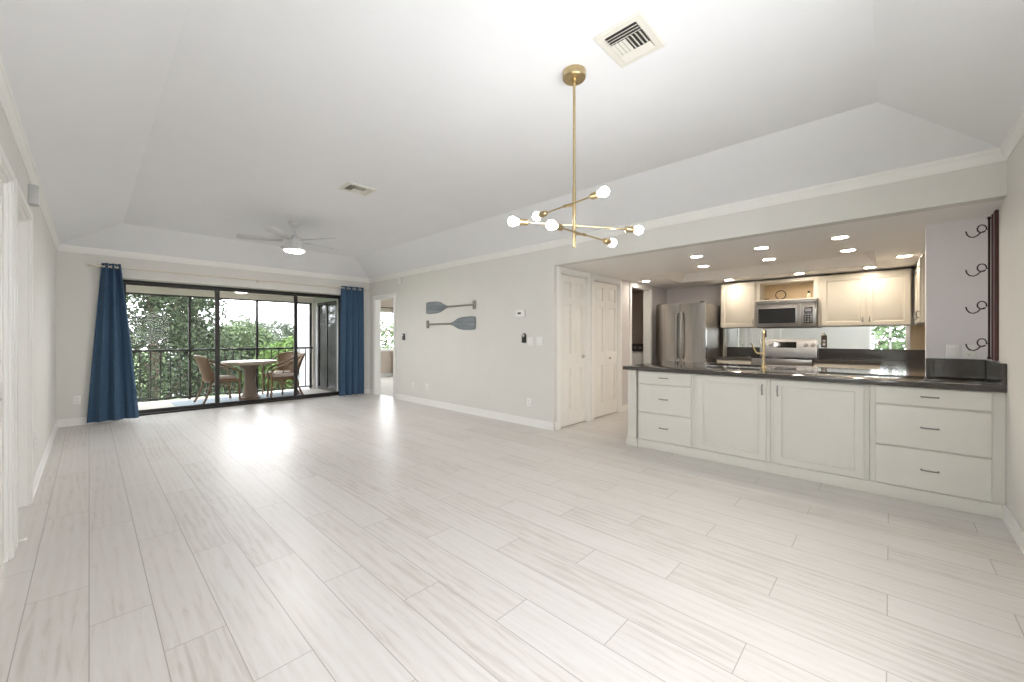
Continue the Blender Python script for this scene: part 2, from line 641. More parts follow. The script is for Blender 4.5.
# crown moulding, one mitred loop
prof = [(0, 2.385), (.007, 2.385), (.010, 2.396), (.014, 2.401), (.024, 2.420), (.028, 2.440), (.034, 2.445), (.036, 2.455), (.036, 2.49), (0, 2.49)]
loops = []
for d, z in prof:
    loops.append([(XL + d, YN + d, z), (XR - d, YN + d, z), (XR - d, YF - d, z), (XL + d, YF - d, z)])
structure('trim_1', MB().rings(loops, False, False), 'trim', 'white crown moulding around the top of the living room walls', 'moulding')


def baseboard(name, segs, label, m='trim', h=.105):
    b = MB()
    for x0, x1, y0, y1 in segs:
        b.box(x0, x1, y0, y1, 0, h, .003, 1)
        # thin shoe below
        cx = .004
        b.box(x0 - (cx if x1 - x0 < .05 else 0), x1 + (cx if x1 - x0 < .05 else 0), y0 - (cx if y1 - y0 < .05 else 0), y1 + (cx if y1 - y0 < .05 else 0), 0, .02, .002, 1)
    return structure(name, b, m, label, 'baseboard')


T = .014
baseboard('baseboard_left', [(XL, XL + T, YN, -.56 + .02), (XL, XL + T, .55, 2.63), (XL, XL + T, 3.568, 3.632), (XL, XL + T, 4.625, YF)], 'white baseboard along the left wall')
baseboard('baseboard_far', [(XL, .30, YF - T, YF), (3.70, XR, YF - T, YF)], 'white baseboard on the far wall beneath the curtains')
baseboard('baseboard_right', [(XR - T, XR, YH - T, 7.09), (XR - T, XR, 8.0, YF)], 'white baseboard under the paddles')
baseboard('baseboard_hall', [(XR - T, 4.215, YH - T, YH), (5.015, 5.03, YH - T, YH), (5.95, 6.215, YH - T, YH), (7.09, XB, YH - T, YH)], 'white baseboard between the closet doors')
baseboard('baseboard_near', [(XL, 4.205, YN, YN + T)], 'white baseboard on the pale wall at the right edge')


def casing(name, mtx, u0, u1, z1, label, wd=.068, th=.016, depth=.12):
    """flat casing around an opening u0..u1 plus jamb boards going back through the wall"""
    b = MB(mtx)
    for a, c in ((u0 - wd, u0 + .004), (u1 - .004, u1 + wd)):
        b.box(a, c, 0, z1 + wd, 0, th, .004, 1)
        b.box(a + .012, c - .012, 0, z1 + wd - .012, th, th + .005, .003, 1)
    b.box(u0 + .004, u1 - .004, z1 - .004, z1 + wd, 0, th, .004, 1)
    b.box(u0 - .008, u1 + .008, z1 + .008, z1 + wd - .012, th - .001, th + .0045, .003, 1)
    b.box(u0, u0 + .018, 0, z1, -depth, .002).box(u1 - .018, u1, 0, z1, -depth, .002).box(u0 + .018, u1 - .018, z1 - .018, z1, -depth, .002)
    return structure(name, b, 'trim', label, 'door casing')


casing('trim_2', face((XL, 0, 0), PX), 3.70, 4.55, 2.07, 'white casing around the doorway in the left wall')
casing('trim_11', face((XL, 0, 0), PX), 2.70, 3.50, 2.07, 'white casing at the extreme left edge, around the nearer door in the left wall')
casing('trim_3', face((XR, 0, 0), NX), -7.93, -7.16, 2.02, 'white casing around the open far doorway beside the right curtain')
casing('trim_4', face((0, YH, 0), NY), 4.285, 4.945, 2.085, 'white casing around the panelled hall door nearest the paddle wall')
casing('trim_5', face((0, YH, 0), NY), 5.10, 5.88, 2.085, 'white casing around the folding closet door')
casing('trim_6', face((0, YH, 0), NY), 6.285, 7.02, 2.085, 'white casing around the dark open doorway left of the refrigerator')


def panel_leaf(mb, u0, u1, z0, z1, w0, th, cols):
    """raised six-panel leaf; w0 = back plane"""
    mb.box(u0, u1, z0, z1, w0, w0 + th - .013)
    st = .095 if cols == 2 else .07
    w = u1 - u0
    rows = [(.215, .79), (.99, 1.67), (1.77, 1.97)]
    edges_u = [u0, u0 + st]
    if cols == 2:
        edges_u += [u0 + w / 2 - .045, u0 + w / 2 + .045]
    edges_u += [u1 - st, u1]
    wa, wb = w0 + th - .013, w0 + th
    for i in range(0, len(edges_u), 2):
        mb.box(edges_u[i], edges_u[i + 1], z0, z1, wa, wb)
    zs = [z0] + [z for r in rows for z in r] + [z1]
    for c in range(1, len(edges_u) - 1, 2):
        a, d = edges_u[c], edges_u[c + 1]
        for i in range(0, len(zs), 2):
            mb.box(a, d, zs[i], zs[i + 1], wa, wb)
        for r0, r1 in rows:
            k = .014
            lp = []
            for ins, ww in ((k, wa), (k + .002, wa + .001), (k + .022, wb - .001)):
                lp.append([(a + ins, r0 + ins, ww), (d - ins, r0 + ins, ww), (d - ins, r1 - ins, ww), (a + ins, r1 - ins, ww)])
            mb.rings(lp)
    return mb


def lever(parent, mtx, u, z, w, flip=1, name='door_handle'):
    b = MB(mtx)
    b.lathe([(0, 0), (.028, 0), (.028, .006), (.02, .011), (.011, .014), (.011, .04), (0, .04)], (u, z, w), 20)
    b.tube([(u, z, w + .036), (u + flip * .03, z, w + .044), (u + flip * .07, z, w + .044), (u + flip * .10, z - .004, w + .042)], [.010, .009, .008, .007], 10)
    return obj(name, b, 'metal', parent)


def hinges(parent, mtx, u, w, zs):
    b = MB(mtx)
    for z in zs:
        b.cone((u, z - .045, w), (u, z + .045, w), .006, n=8)
    return obj('hinge', b, 'metal', parent)


# panelled door in the hall wall
FY = face((0, YH, 0), NY)
d = structure('door_2', panel_leaf(MB(FY), 4.306, 4.924, .012, 2.062, -.055, .036, 2), 'door', 'white panelled door with a lever handle beside the paddle wall', 'door')
lever(d, FY, 4.86, .945, -.019, -1)
hinges(d, FY, 4.302, -.018, (.25, 1.1, 1.85))
# bifold door
bd = thing('door_3', 'white bifold closet door with two panelled leaves', 'door', (5.49, YH + .03, 0), kind='structure')
obj('leaf', panel_leaf(MB(FY), 5.122, 5.488, .015, 2.05, -.055, .032, 1), 'door', bd)
obj('leaf', panel_leaf(MB(FY), 5.492, 5.858, .015, 2.05, -.055, .032, 1), 'door', bd)
obj('knob', MB(FY).lathe([(0, 0), (.008, 0), (.007, .012), (.016, .02), (.015, .03), (0, .034)], (5.60, .89, -.023), 16), 'metal', bd)
obj('track', MB(FY).box(5.12, 5.86, 2.052, 2.066, -.06, -.02), 'metal', bd)
# left door, shut, set back in its jamb
FL = face((XL, 0, 0), PX)
d = structure('door_4', panel_leaf(MB(FL), 3.72, 4.53, .012, 2.05, -.115, .036, 2), 'door', 'white door set back in the left wall doorway', 'door')
lever(d, FL, 3.80, .945, -.079, 1)
hinges(d, FL, 4.527, -.078, (.65, 1.8))

d = structure('door_6', panel_leaf(MB(FL), 2.72, 3.48, .012, 2.05, -.048, .036, 2), 'door', 'white door at the extreme left edge, nearer than the other left wall door', 'door')
lever(d, FL, 2.80, .945, -.012, 1)

# glazing behind the viewer: daylight window added over the dining end, another beside it
def window(name, mtx, u0, u1, z0, z1, label, nu, nz_, depth=.10, glass='glass', fm='trim', fw=.05, mw=.022):
    t = thing(name, label, 'window', mtx @ Vector(((u0 + u1) / 2, z0, -depth / 2)), kind='structure')
    b = MB(mtx)
    b.box(u0, u0 + fw, z0, z1, -depth, -.01, .003, 1).box(u1 - fw, u1, z0, z1, -depth, -.01, .003, 1)
    b.box(u0 + fw, u1 - fw, z0, z0 + fw, -depth, -.01, .003, 1).box(u0 + fw, u1 - fw, z1 - fw, z1, -depth, -.01, .003, 1)
    obj('window_frame', b, fm, t)
    if nu > 1 or nz_ > 1:
        b = MB(mtx)
        for i in range(1, nu):
            u = u0 + (u1 - u0) * i / nu
            b.box(u - mw, u + mw, z0 + fw, z1 - fw, -depth * .7, -depth * .3)
        for i in range(1, nz_):
            z = z0 + (z1 - z0) * i / nz_
            b.box(u0 + fw, u1 - fw, z - mw, z + mw, -depth * .7, -depth * .3)
        obj('muntin', b, fm, t)
    obj('pane', MB(mtx).box(u0 + fw, u1 - fw, z0 + fw, z1 - fw, -depth * .53, -depth * .47), glass, t)
    return t


window('window_1', face((0, YN, 0), PY), -1.9, -.5, .9, 2.1, 'white-framed window added behind the viewer for daylight', 2, 1)
window('window_2', face((XL, 0, 0), PX), -.46, .46, .25, 2.07, 'white gridded window seen only in the kitchen mirror', 2, 4, mw=.028)

# ------------------------------------------------------------------ sliding glass door
sd = thing('door_1', 'wide dark bronze three-panel sliding glass door to the terrace', 'sliding door', (2.0, 8.5, 0), kind='structure')
b = MB()
b.box(.30, 3.70, 8.42, 8.56, 2.055, 2.088, .004, 1).box(.30, 3.70, 8.42, 8.56, 0, .025, .003, 1)
b.box(.30, .345, 8.42, 8.56, .025, 2.055).box(3.655, 3.70, 8.42, 8.56, .025, 2.055)
obj('door_frame', b, 'bronze', sd)
for i, (x0, x1, y) in enumerate(((.345, 1.57, 8.53), (1.495, 2.82, 8.49), (2.745, 3.655, 8.45))):
    b = MB()
    s = .045 if i != 1 else .05
    b.box(x0, x0 + s, y - .015, y + .015, .026, 2.054, .002, 1).box(x1 - s, x1, y - .015, y + .015, .026, 2.054, .002, 1)
    b.box(x0 + s, x1 - s, y - .015, y + .015, .026, .075).box(x0 + s, x1 - s, y - .015, y + .015, 2.025, 2.054)
    p = obj('sliding_panel', b, 'bronze', sd)
    obj('glass', MB().box(x0 + s, x1 - s, y - .003, y + .003, .075, 2.025), 'glass', p)

# ------------------------------------------------------------------ terrace shell
TY = 10.05
b = MB()
b.box(-.43, 3.72, 8.6, 10.18, 2.16, 2.42)
structure('ceiling_terrace', b, 'lwall', 'cream ceiling of the screened terrace', 'ceiling')
structure('beam_terrace', MB().box(-.31, 3.72, TY - .02, 10.18, 2.03, 2.16), 'lwall', 'cream beam over the terrace screen', 'beam')
structure('wall_terrace', MB().box(-.43, -.31, 8.6, 10.18, -.004, 2.16), 'lwall', 'cream end wall of the terrace behind the left curtain', 'wall')
b = MB()
b.box(3.72, 3.84, 8.6, 8.80, 0, 2.42).box(3.72, 3.84, 9.86, 11.42, 0, 2.42).box(3.72, 3.84, 8.80, 9.86, 2.02, 2.42)
structure('wall_outer', b, 'white_ext', 'white outer wall beyond the right end of the terrace railing', 'wall')
structure('wall_outer_base', MB().box(3.72, 3.84, 10.18, 11.42, -3, 0), 'white_ext', 'white lower storey wall beyond the terrace', 'wall')
structure('trim_7', MB().box(3.655, 3.72, TY - .05, TY + .05, -.004, 2.03, .004, 1), 'lwall', 'cream post at the right end of the railing', 'post')
b = MB()
for x in (.21, 1.364, 2.52, 3.63):
    b.box(x - .022, x + .022, TY - .02, TY + .02, -.004, 2.03, .003, 1)
b.box(-.31, 3.63, TY - .02, TY + .02, 2.0, 2.03)
structure('trim_8', b, 'bronze', 'dark screen frame of the terrace', 'screen frame')
b = MB()
for x0, x1 in ((.232, 1.342), (1.386, 2.498), (2.542, 3.608)):
    b.box(x0, x1, TY + .006, TY + .008, .0, 2.0)
structure('window_3', b, 'screen', 'fine insect screens of the terrace', 'screen')
# sliding door at the right end of the terrace
t = thing('door_5', 'dark glass sliding door at the right end of the terrace', 'door', (3.75, 9.33, 0), kind='structure')
FX = face((3.72, 0, 0), NX)
b = MB(FX)
for u0, u1 in ((-9.86, -9.80), (-8.86, -8.80), (-9.36, -9.30)):
    b.box(u0, u1, .004, 2.02, -.07, .004, .003, 1)
b.box(-9.80, -8.86, 1.96, 2.02, -.07, .004).box(-9.80, -8.86, .004, .07, -.07, .004)
obj('door_frame', b, 'bronze', t)
obj('pane', MB(FX).box(-9.80, -9.36, .07, 1.96, -.05, -.03), 'dark_glass', t)
obj('pane', MB(FX).box(-9.30, -8.86, .07, 1.96, -.035, -.015), 'dark_glass', t)

# railing
rl = thing('railing', 'dark metal balustrade along the open edge of the terrace', 'railing', (1.7, TY - .06, 0))
obj('top_rail', MB().box(-.31, 3.655, TY - .085, TY - .03, .945, .985, .006, 2), 'bronze', rl)
obj('bottom_rail', MB().box(-.31, 3.655, TY - .075, TY - .04, .045, .075, .004, 1), 'bronze', rl)
x = -.22
while x < 3.64:
    obj('baluster', MB().box(x - .009, x + .009, TY - .067, TY - .049, .075, .945), 'bronze', rl)
    x += .143
obj('post', MB().box(-.30, -.26, TY - .078, TY - .038, -.004, .945), 'bronze', rl)

# ------------------------------------------------------------------ bedroom and laundry shells
b = MB()
b.box(3.84, 4.2, 11.3, 11.42, 0, 2.44).box(5.7, 6.02, 11.3, 11.42, 0, 2.44).box(4.2, 5.7, 11.3, 11.42, 0, .3).box(4.2, 5.7, 11.3, 11.42, 2.2, 2.44).box(7.45, 8.12, 11.3, 11.42, 0, 2.44).box(6.02, 7.45, 11.3, 11.42, 0, .80).box(6.02, 7.45, 11.3, 11.42, 2.02, 2.44)
structure('wall_bedroom_far', b, mat('bedroom_beige', (.66, .57, .49), .8, var=.01), 'beige bedroom wall with a window seen through the far doorway', 'wall')
structure('wall_bedroom_right', MB().box(8.0, 8.12, 5.0, 6.5, 0, 2.44).box(8.0, 8.12, 7.9, 11.3, 0, 2.44).box(8.0, 8.12, 6.5, 7.9, 0, .7).box(8.0, 8.12, 6.5, 7.9, 2.2, 2.44), 'wall', 'side wall of the bedroom', 'wall')
structure('wall_bedroom_near', MB().box(4.28, 8.0, 4.93, 5.05, 0, 2.44), 'wall', 'near wall of the bedroom', 'wall')
structure('ceiling_bedroom', MB().box(3.84, 8.12, 8.6, 11.42, 2.44, 2.54).box(4.285, 8.12, 4.93, 8.6, 2.44, 2.54), 'ceil', 'white bedroom ceiling', 'ceiling')
window('window_4', face((0, 11.3, 0), NY), 6.02, 7.45, .80, 2.02, 'white-framed bedroom window seen through the far doorway', 2, 2, .12)
window('window_5', face((0, 11.3, 0), NY), 4.2, 5.7, .30, 2.20, 'tall bedroom window added for daylight, hidden behind the far doorway wall', 2, 1, .12)  # added opening, never seen, lets more sky light into the bedroom
window('window_6', face((8.0, 0, 0), NX), -7.9, -6.5, .70, 2.20, 'side window added to the bedroom for daylight, out of view', 2, 1, .12)  # unseen, added so daylight also enters the bedroom from the side
structure('trim_9', MB().box(5.95, 7.52, 11.24, 11.30, .775, .80, .004, 1), 'trim', 'white sill under the bedroom window', 'sill')
structure('baseboard_bedroom', MB().box(3.84, 8.0, 11.285, 11.3, .0, .1), 'trim', 'white baseboard under the bedroom window', 'baseboard')
b = MB()
b.box(8.02, 8.12, 3.3, 4.93, 0, ZK).box(5.86, 5.96, 3.3, 4.93, 0, ZK).box(5.96, 8.02, 4.80, 4.93, 0, ZK).box(7.9, 8.02, 3.18, 3.3, 0, ZK)
structure('wall_laundry', b, 'dark_room', 'brown walls of the dim laundry room', 'wall')
structure('ceiling_laundry', MB().box(5.86, 8.12, 3.3, 4.93, ZK, ZK + .1), 'dark_room', 'dim laundry room ceiling', 'ceiling')
b = MB()
b.box(4.28, 5.86, 3.30 + .6, 3.30 + .65, 0, ZK).box(4.28, 5.86, 3.3, 3.95, ZK, ZK + .1)
structure('wall_closet', b, 'dark_room', 'closed closet behind the hall doors', 'wall')

# ------------------------------------------------------------------ outside
structure('ground', MB().box(-60, 120, 11.0, 160, -3.3, -3.0), 'grass', 'green lawn far below the terrace', 'ground')


def ray_x(px, Y):
    r = (px - 512) / F
    return Y * (.7265 + .6871 * r) / (.6871 - .7265 * r)


def tree(name, label, cat, x, y, blobs, n, size, leaf, trunk=.18, group='trees beyond the terrace'):
    """blobs = [(dx, dy, z, rx, ry, rz)...]; leaves sit in the outer shell of each blob"""
    t = thing(name, label, cat, (x, y, -3), group)
    vs_, fs = [], []
    tot = sum(bb[3] * bb[5] for bb in blobs)
    for dx, dy, z, rx, ry, rz in blobs:
        for _ in range(int(n * rx * rz / tot)):
            while True:
                p = Vector((random.gauss(0, 1), random.gauss(0, 1), random.gauss(0, 1)))
                if p.length > .1:
                    break
            p.normalize()
            k = random.uniform(.55, 1.0) + .13 * math.sin(p.x * 7 + z) * math.cos(p.z * 6 + dx * 3)
            c = Vector((dx + p.x * rx * k, dy + p.y * ry * k, z + 3 + p.z * rz * k))
            a = Vector((random.gauss(0, 1), random.gauss(0, 1), random.gauss(0, .6))).normalized()
            q = a.cross(Vector((random.gauss(0, 1), random.gauss(0, 1), random.gauss(0, 1)))).normalized()
            s = size * random.uniform(.6, 1.4)
            i = len(vs_)
            nrm = a.cross(q) * s * .18
            vs_ += [c - a * s, c + q * s * .45 + nrm, c + a * s, c - q * s * .45 + nrm]
            fs.append((i, i + 1, i + 2, i + 3))
    me = bpy.data.meshes.new('crown')
    me.from_pydata(vs_, [], fs)
    me.materials.append(LEAF[leaf])
    o = bpy.data.objects.new('crown', me)
    COL.objects.link(o)
    o.parent = t
    b = MB()
    top = max(bb[2] for bb in blobs)
    b.tube([(x, y, -3), (x + .1, y, (top - 3) / 2), (x, y + .1, top)], [trunk, trunk * .8, trunk * .3], 9)
    for dx, dy, z, rx, ry, rz in blobs:
        b.tube([(x + .05, y, (z - 3) / 2), (x + dx * .6, y + dy * .6, z - rz * .3), (x + dx, y + dy, z + rz * .4)], [trunk * .5, trunk * .35, trunk * .1], 6)
    obj('trunk', b, 'bark', t)
    return t


tree('broadleaf_tree', 'big dark broadleaf tree filling the left glass panel', 'tree', ray_x(150, 17.5), 17.5,
     [(-1.2, 0, 2.6, 2.2, 1.8, 1.9), (.9, .6, 2.3, 1.3, 1.6, 1.7), (0, -.5, .2, 2.6, 1.8, 1.6), (-1.9, .4, -.2, 2, 1.7, 1.6), (1.6, .4, .3, .9, 1.2, 1.2), (.3, 0, 4.3, 1.6, 1.5, 1.1)], 34000, .075, 'dark')
tree('understorey_shrub', 'grey-brown tangled shrub low behind the left balusters', 'shrub', ray_x(150, 13.2), 13.2,
     [(-.6, 0, -1.3, 1.5, 1.1, 1.2), (.6, .3, -1.5, 1.2, 1.0, 1.1), (-1.7, .2, -1.2, 1.1, 1.0, 1.2)], 12000, .06, 'grey', .06)
tree('broadleaf_tree', 'dark tree with sky showing through, near the first screen post', 'tree', ray_x(189, 26), 26,
     [(-.3, 0, 1.6, .95, 1.2, 1.2), (-.1, 0, 3.2, .8, 1.0, 1.0), (0, 0, -.6, 1.2, 1.3, 1.2)], 7000, .10, 'dark')
tree('feathery_tree', 'pale feathery tree behind the table between two posts', 'tree', ray_x(241, 22.5), 22.5,
     [(0, 0, .9, 1.5, 1.3, 1.0), (-.8, .3, -.3, 1.2, 1.3, 1.1), (.7, 0, -.6, 1.3, 1.2, 1.2)], 9000, .10, 'pale')
tree('round_tree', 'bright green rounded tree right of centre beyond the railing', 'tree', ray_x(283, 18), 18,
     [(0, 0, -.15, 1.2, 1.3, 1.3), (.9, 0, .2, 1.1, 1.2, 1.1), (-.7, .4, -.9, 1.0, 1.1, 1.0), (.3, -.3, -1.4, 1.5, 1.2, 1.1)], 11000, .085, 'bright')
tree('tall_tree', 'tall grey-green tree topping the distant tree line', 'tree', ray_x(243, 42), 42,
     [(0, 0, 1.4, 2.0, 2.0, 1.7), (-2.2, 0, .2, 1.8, 1.8, 1.5), (1.9, 0, .2, 1.8, 1.8, 1.5), (0, 0, -1, 2.6, 1.9, 1.7)], 7000, .17, 'grey')
tree('tall_tree', 'distant rounded grey-green tree above the bright green one', 'tree', ray_x(275, 51), 51,
     [(0, 0, 1.3, 2.6, 2.2, 1.9), (2.6, 0, 1.0, 2.2, 2, 1.8), (-2.4, 0, .2, 2.0, 2, 1.6), (0, 0, -1.3, 3.6, 2, 1.6)], 7000, .19, 'grey')
tree('tall_tree', 'distant olive tree at the left of the tree line', 'tree', ray_x(216, 60), 60,
     [(0, 0, .6, 2.4, 2.2, 1.8), (-2.4, 0, 0, 2.2, 2, 1.7), (0, 0, -1.4, 3.2, 2, 1.6)], 4500, .22, 'olive')
tree('low_shrub', 'low olive shrub seen beneath the terrace table', 'shrub', ray_x(255, 15.5), 15.5,
     [(-.5, 0, -1.9, 1.1, .9, .8), (.5, .2, -1.7, 1.0, .9, .9)], 3400, .09, 'olive', .05)
tree('window_tree', 'pale green tree outside the bedroom window', 'tree', ray_x(386, 19), 19,
     [(0, 0, .6, 2.0, 1.5, 1.5), (-1.2, 0, -.7, 1.6, 1.4, 1.3), (1.2, 0, -.5, 1.8, 1.4, 1.4)], 8000, .10, 'pale')
tree('dimming_tree', 'leafy tree added outside the window behind the viewer to dim its reflection', 'tree', -4.2, .3,  # added to darken the bright window in the mirror
     [(0, 0, .6, 1.6, 1.8, 1.6), (0, 1.3, .2, 1.4, 1.5, 1.4), (0, -1.3, .4, 1.4, 1.5, 1.5), (0, 0, -1.2, 1.6, 1.9, 1.4)], 5000, .13, 'pale')
h = thing('house', 'pale neighbouring house glimpsed between the trees', 'house', (ray_x(199, 36), 38.0, -3))
hx = ray_x(199, 36)
obj('siding', MB().box(hx - 1.3, hx + 1.2, 36, 40, -3, 2.0), 'siding', h)
obj('roof', MB().rings([[(hx - 1.6, 35.7, 2.0), (hx + 1.5, 35.7, 2.0), (hx + 1.5, 40.3, 2.0), (hx - 1.6, 40.3, 2.0)], [(hx - .2, 37.5, 2.9), (hx + .1, 37.5, 2.9), (hx + .1, 38.5, 2.9), (hx - .2, 38.5, 2.9)]]), 'roof', h)
for z in (-.4, .9):
    obj('window', MB().box(hx - .3, hx + .4, 35.97, 36.0, z, z + .8), 'dark_glass', h)

# terrace furniture
rg = tag(obj('rug', MB().box(1.05, 3.15, 8.68, 9.75, -.004, .006, .002, 1), 'rug'), 'blue-grey rug under the terrace table', 'rug')
tc_ = Vector((2.18, 9.18, .006))
tb = thing('terrace_table', 'pale-topped round rattan pedestal table on the terrace', 'table', tc_)
obj('table_top', MB().lathe([(0, .68), (.42, .68), (.455, .685), (.468, .70), (.468, .73), (.455, .744), (0, .745)], tc_, 40), 'stone', tb)
obj('pedestal', MB().lathe([(0, 0), (.17, 0), (.165, .03), (.12, .10), (.095, .35), (.11, .58), (.20, .69), (.22, .68), (0, .68)], tc_, 28), mat('grey_rattan', (.19, .14, .10), .65, var=.4, scale=70, bump=.6), tb)
obj('foot_ring', MB().lathe([(.15, .0), (.185, .01), (.185, .035), (.15, .05)], tc_, 28), 'cane', tb)


def rattan_chair(label):
    """faces +x, base at the origin"""
    t = thing('rattan_chair', label, 'chair', (0, 0, 0), 'rattan chairs round the terrace table')
    b = MB()
    outline = [(-.20, -.20), (.05, -.24), (.22, -.23), (.25, -.12), (.255, 0), (.25, .12), (.22, .23), (.05, .24), (-.20, .20), (-.23, 0)]
    b.prism(outline, .36, .42, .012)
    obj('seat', b, 'rattan', t)
    b = MB()
    b.prism([(x * .9, y * .9) for x, y in outline], .42, .465, .018)
    obj('seat_cushion', b, 'cushion', t)
    # curved, flared back
    lo_, hi_ = [], []
    vsb, fsb = [], []
    NU, NV = 12, 8
    for side in (0, 1):
        for j in range(NV + 1):
            vv = j / NV
            for i in range(NU + 1):
                uu = i / NU * 2 - 1
                wd = .21 + .06 * vv
                y = uu * wd
                x = -.235 - .13 * vv ** 1.3 + .10 * uu * uu * (1 - .2 * vv) + (0 if side == 0 else -.022)
                z = .40 + vv * (.46 - .05 * uu * uu)
                vsb.append((x, y, z))
    st = (NU + 1) * (NV + 1)
    q = lambda s_, j, i: s_ * st + j * (NU + 1) + i
    for j in range(NV):
        for i in range(NU):
            fsb.append((q(0, j, i), q(0, j, i + 1), q(0, j + 1, i + 1), q(0, j + 1, i)))
            fsb.append((q(1, j, i), q(1, j + 1, i), q(1, j + 1, i + 1), q(1, j, i + 1)))
    for i in range(NU):
        fsb.append((q(0, 0, i), q(1, 0, i), q(1, 0, i + 1), q(0, 0, i + 1)))
        fsb.append((q(0, NV, i), q(0, NV, i + 1), q(1, NV, i + 1), q(1, NV, i)))
    for j in range(NV):
        fsb.append((q(0, j, 0), q(0, j + 1, 0), q(1, j + 1, 0), q(1, j, 0)))
        fsb.append((q(0, j, NU), q(1, j, NU), q(1, j + 1, NU), q(0, j + 1, NU)))
    obj('backrest', MB().poly(vsb, fsb), 'rattan', t)
    rim = [Vector(vsb[q(0, NV, i)]) + Vector((-.011, 0, .006)) for i in range(NU + 1)]
    obj('back_rim', MB().tube(rim, .018, 10), 'cane', t)
    for sy in (1, -1):
        obj('armrest', MB().tube([(-.26, sy * .265, .80), (-.12, sy * .285, .72), (.06, sy * .29, .64), (.20, sy * .27, .58), (.245, sy * .245, .50), (.235, sy * .23, .38)], .017, 9), 'cane', t)
        obj('leg', MB().tube([(.235, sy * .225, .40), (.235, sy * .225, .2), (.25, sy * .23, 0)], .018, 9), 'cane', t)
        obj('leg', MB().tube([(-.20, sy * .195, .42), (-.22, sy * .20, .25), (-.29, sy * .215, .08), (-.33, sy * .22, 0)], .018, 9), 'cane', t)
        obj('brace', MB().tube([(.235, sy * .215, .18), (.05, sy * .20, .34), (-.20, sy * .19, .20)], .010, 8), 'cane', t)
    return t


ch = rattan_chair('brown rattan chair at the left of the terrace table, its back to the first post')
ch.location = (1.69, 9.15, .018)
ch.rotation_euler = (0, 0, math.radians(8))
dup(ch, (2.68, 8.84, .018), math.radians(172), 'brown rattan chair at the near right of the terrace table')
dup(ch, (2.84, 9.53, .018), math.radians(215), 'brown rattan chair behind the table, partly hidden by the near right chair')
cl = thing('terrace_light', 'small white dome light on the terrace ceiling', 'ceiling light', (2.09, 9.42, 2.16))
obj('mount', MB().lathe([(0, 2.16), (.14, 2.16), (.14, 2.145), (0, 2.145)], (2.09, 9.42, 0), 24), 'plate', cl)
obj('diffuser', MB().lathe([(.13, 2.145), (.12, 2.12), (.08, 2.095), (0, 2.085)], (2.09, 9.42, 0), 24), glow('terrace_glow', (1, .95, .85), 2.0), cl)

# ------------------------------------------------------------------ curtains and rod
def curtain(name, label, top, bot, zt, zb, folds, y, lean=0.):
    b = MB()
    NU, NV = 72, 26
    vs_, fs = [], []
    for j in range(NV + 1):
        t_ = j / NV
        s = t_ ** 1.15
        x0 = bot[0] + (top[0] - bot[0]) * s
        x1 = bot[1] + (top[1] - bot[1]) * s
        for i in range(NU + 1):
            u = i / NU
            amp = .042 - .014 * t_
            ph = u * folds * 2 * PI + .5 * math.sin(3 * u + 2 * t_)
            yy = y + amp * math.sin(ph) + .012 * math.sin(2.3 * ph + 1) * (1 - t_) - lean * (1 - t_) ** 2 * u
            vs_.append((x0 + (x1 - x0) * u + .006 * math.sin(ph * 2) * (1 - t_), yy, zb + (zt - zb) * t_ + (.02 * u * (1 - t_) if lean else 0)))
    for j in range(NV):
        for i in range(NU):
            a = j * (NU + 1) + i
            fs.append((a, a + 1, a + NU + 2, a + NU + 1))
    b.poly(vs_, fs)
    t = thing(name, label, 'curtain', ((bot[0] + bot[1]) / 2, y, zb))
    o = obj('cloth', b, 'curtain', t, smooth=80)
    md = o.modifiers.new('thickness', 'SOLIDIFY')
    md.thickness = .004
    for k in range(folds * 2 - 1):
        b = MB()
        u = (k + .9) / (folds * 2)
        x = top[0] + (top[1] - top[0]) * u
        yy = y + .024 * math.sin(u * folds * 2 * PI)
        b.lathe([(.017, -.004), (.026, -.004), (.027, 0), (.026, .004), (.017, .004), (.017, -.004)], (x, yy, zt - .045), 16, (1, .25, 0))
        obj('grommet', b, 'metal', t)
    return t


curtain('curtain', 'blue floor-length curtain at the left of the sliding door, flared at the hem', (.125, .315), (-.02, .50), 2.265, .03, 3, 8.05, .10)
curtain('curtain', 'blue floor-length curtain at the right of the sliding door, hanging straight', (3.50, 3.965), (3.46, 3.985), 2.255, .03, 4, 8.05)
rd = thing('curtain_rod', 'pale metal curtain rod above the sliding glass door', 'curtain rod', (2.05, 8.05, 2.215))
obj('rod', MB().cone((.02, 8.05, 2.215), (4.07, 8.05, 2.215), .010, n=12), 'gold', rd)
for x, sx in ((.02, -1), (4.07, 1)):
    obj('finial', MB().lathe([(0, 0), (.011, 0), (.014, .008), (.008, .014), (.018, .026), (.016, .042), (0, .05)], (x, 8.05, 2.215), 16, (sx, 0, 0)), 'gold', rd)
for x in (.09, 2.05, 4.02):
    obj('bracket', MB().box(x - .012, x + .012, 8.135, 8.149, 2.18, 2.25).box(x - .005, x + .005, 8.045, 8.14, 2.195, 2.204), 'gold', rd)

# ------------------------------------------------------------------ ceiling: chandelier, fan, vents
ch_x, ch_y = 1.93, 1.33
cd = thing('chandelier', 'brass sputnik chandelier with three arms and six lit globe bulbs', 'chandelier', (ch_x, ch_y, ZT))
obj('canopy', MB().lathe([(0, ZT), (.066, ZT), (.066, ZT - .038), (.060, ZT - .045), (.018, ZT - .047), (.018, ZT - .06), (0, ZT - .06)], (ch_x, ch_y, 0), 32), 'brass', cd)
obj('rod', MB().cone((ch_x, ch_y, 2.08), (ch_x, ch_y, ZT - .05), .008, n=12).cone((ch_x, ch_y, 1.745), (ch_x, ch_y, 2.08), .0105, n=14).sphere((ch_x, ch_y, 1.745), .0105, 12), 'brass', cd)


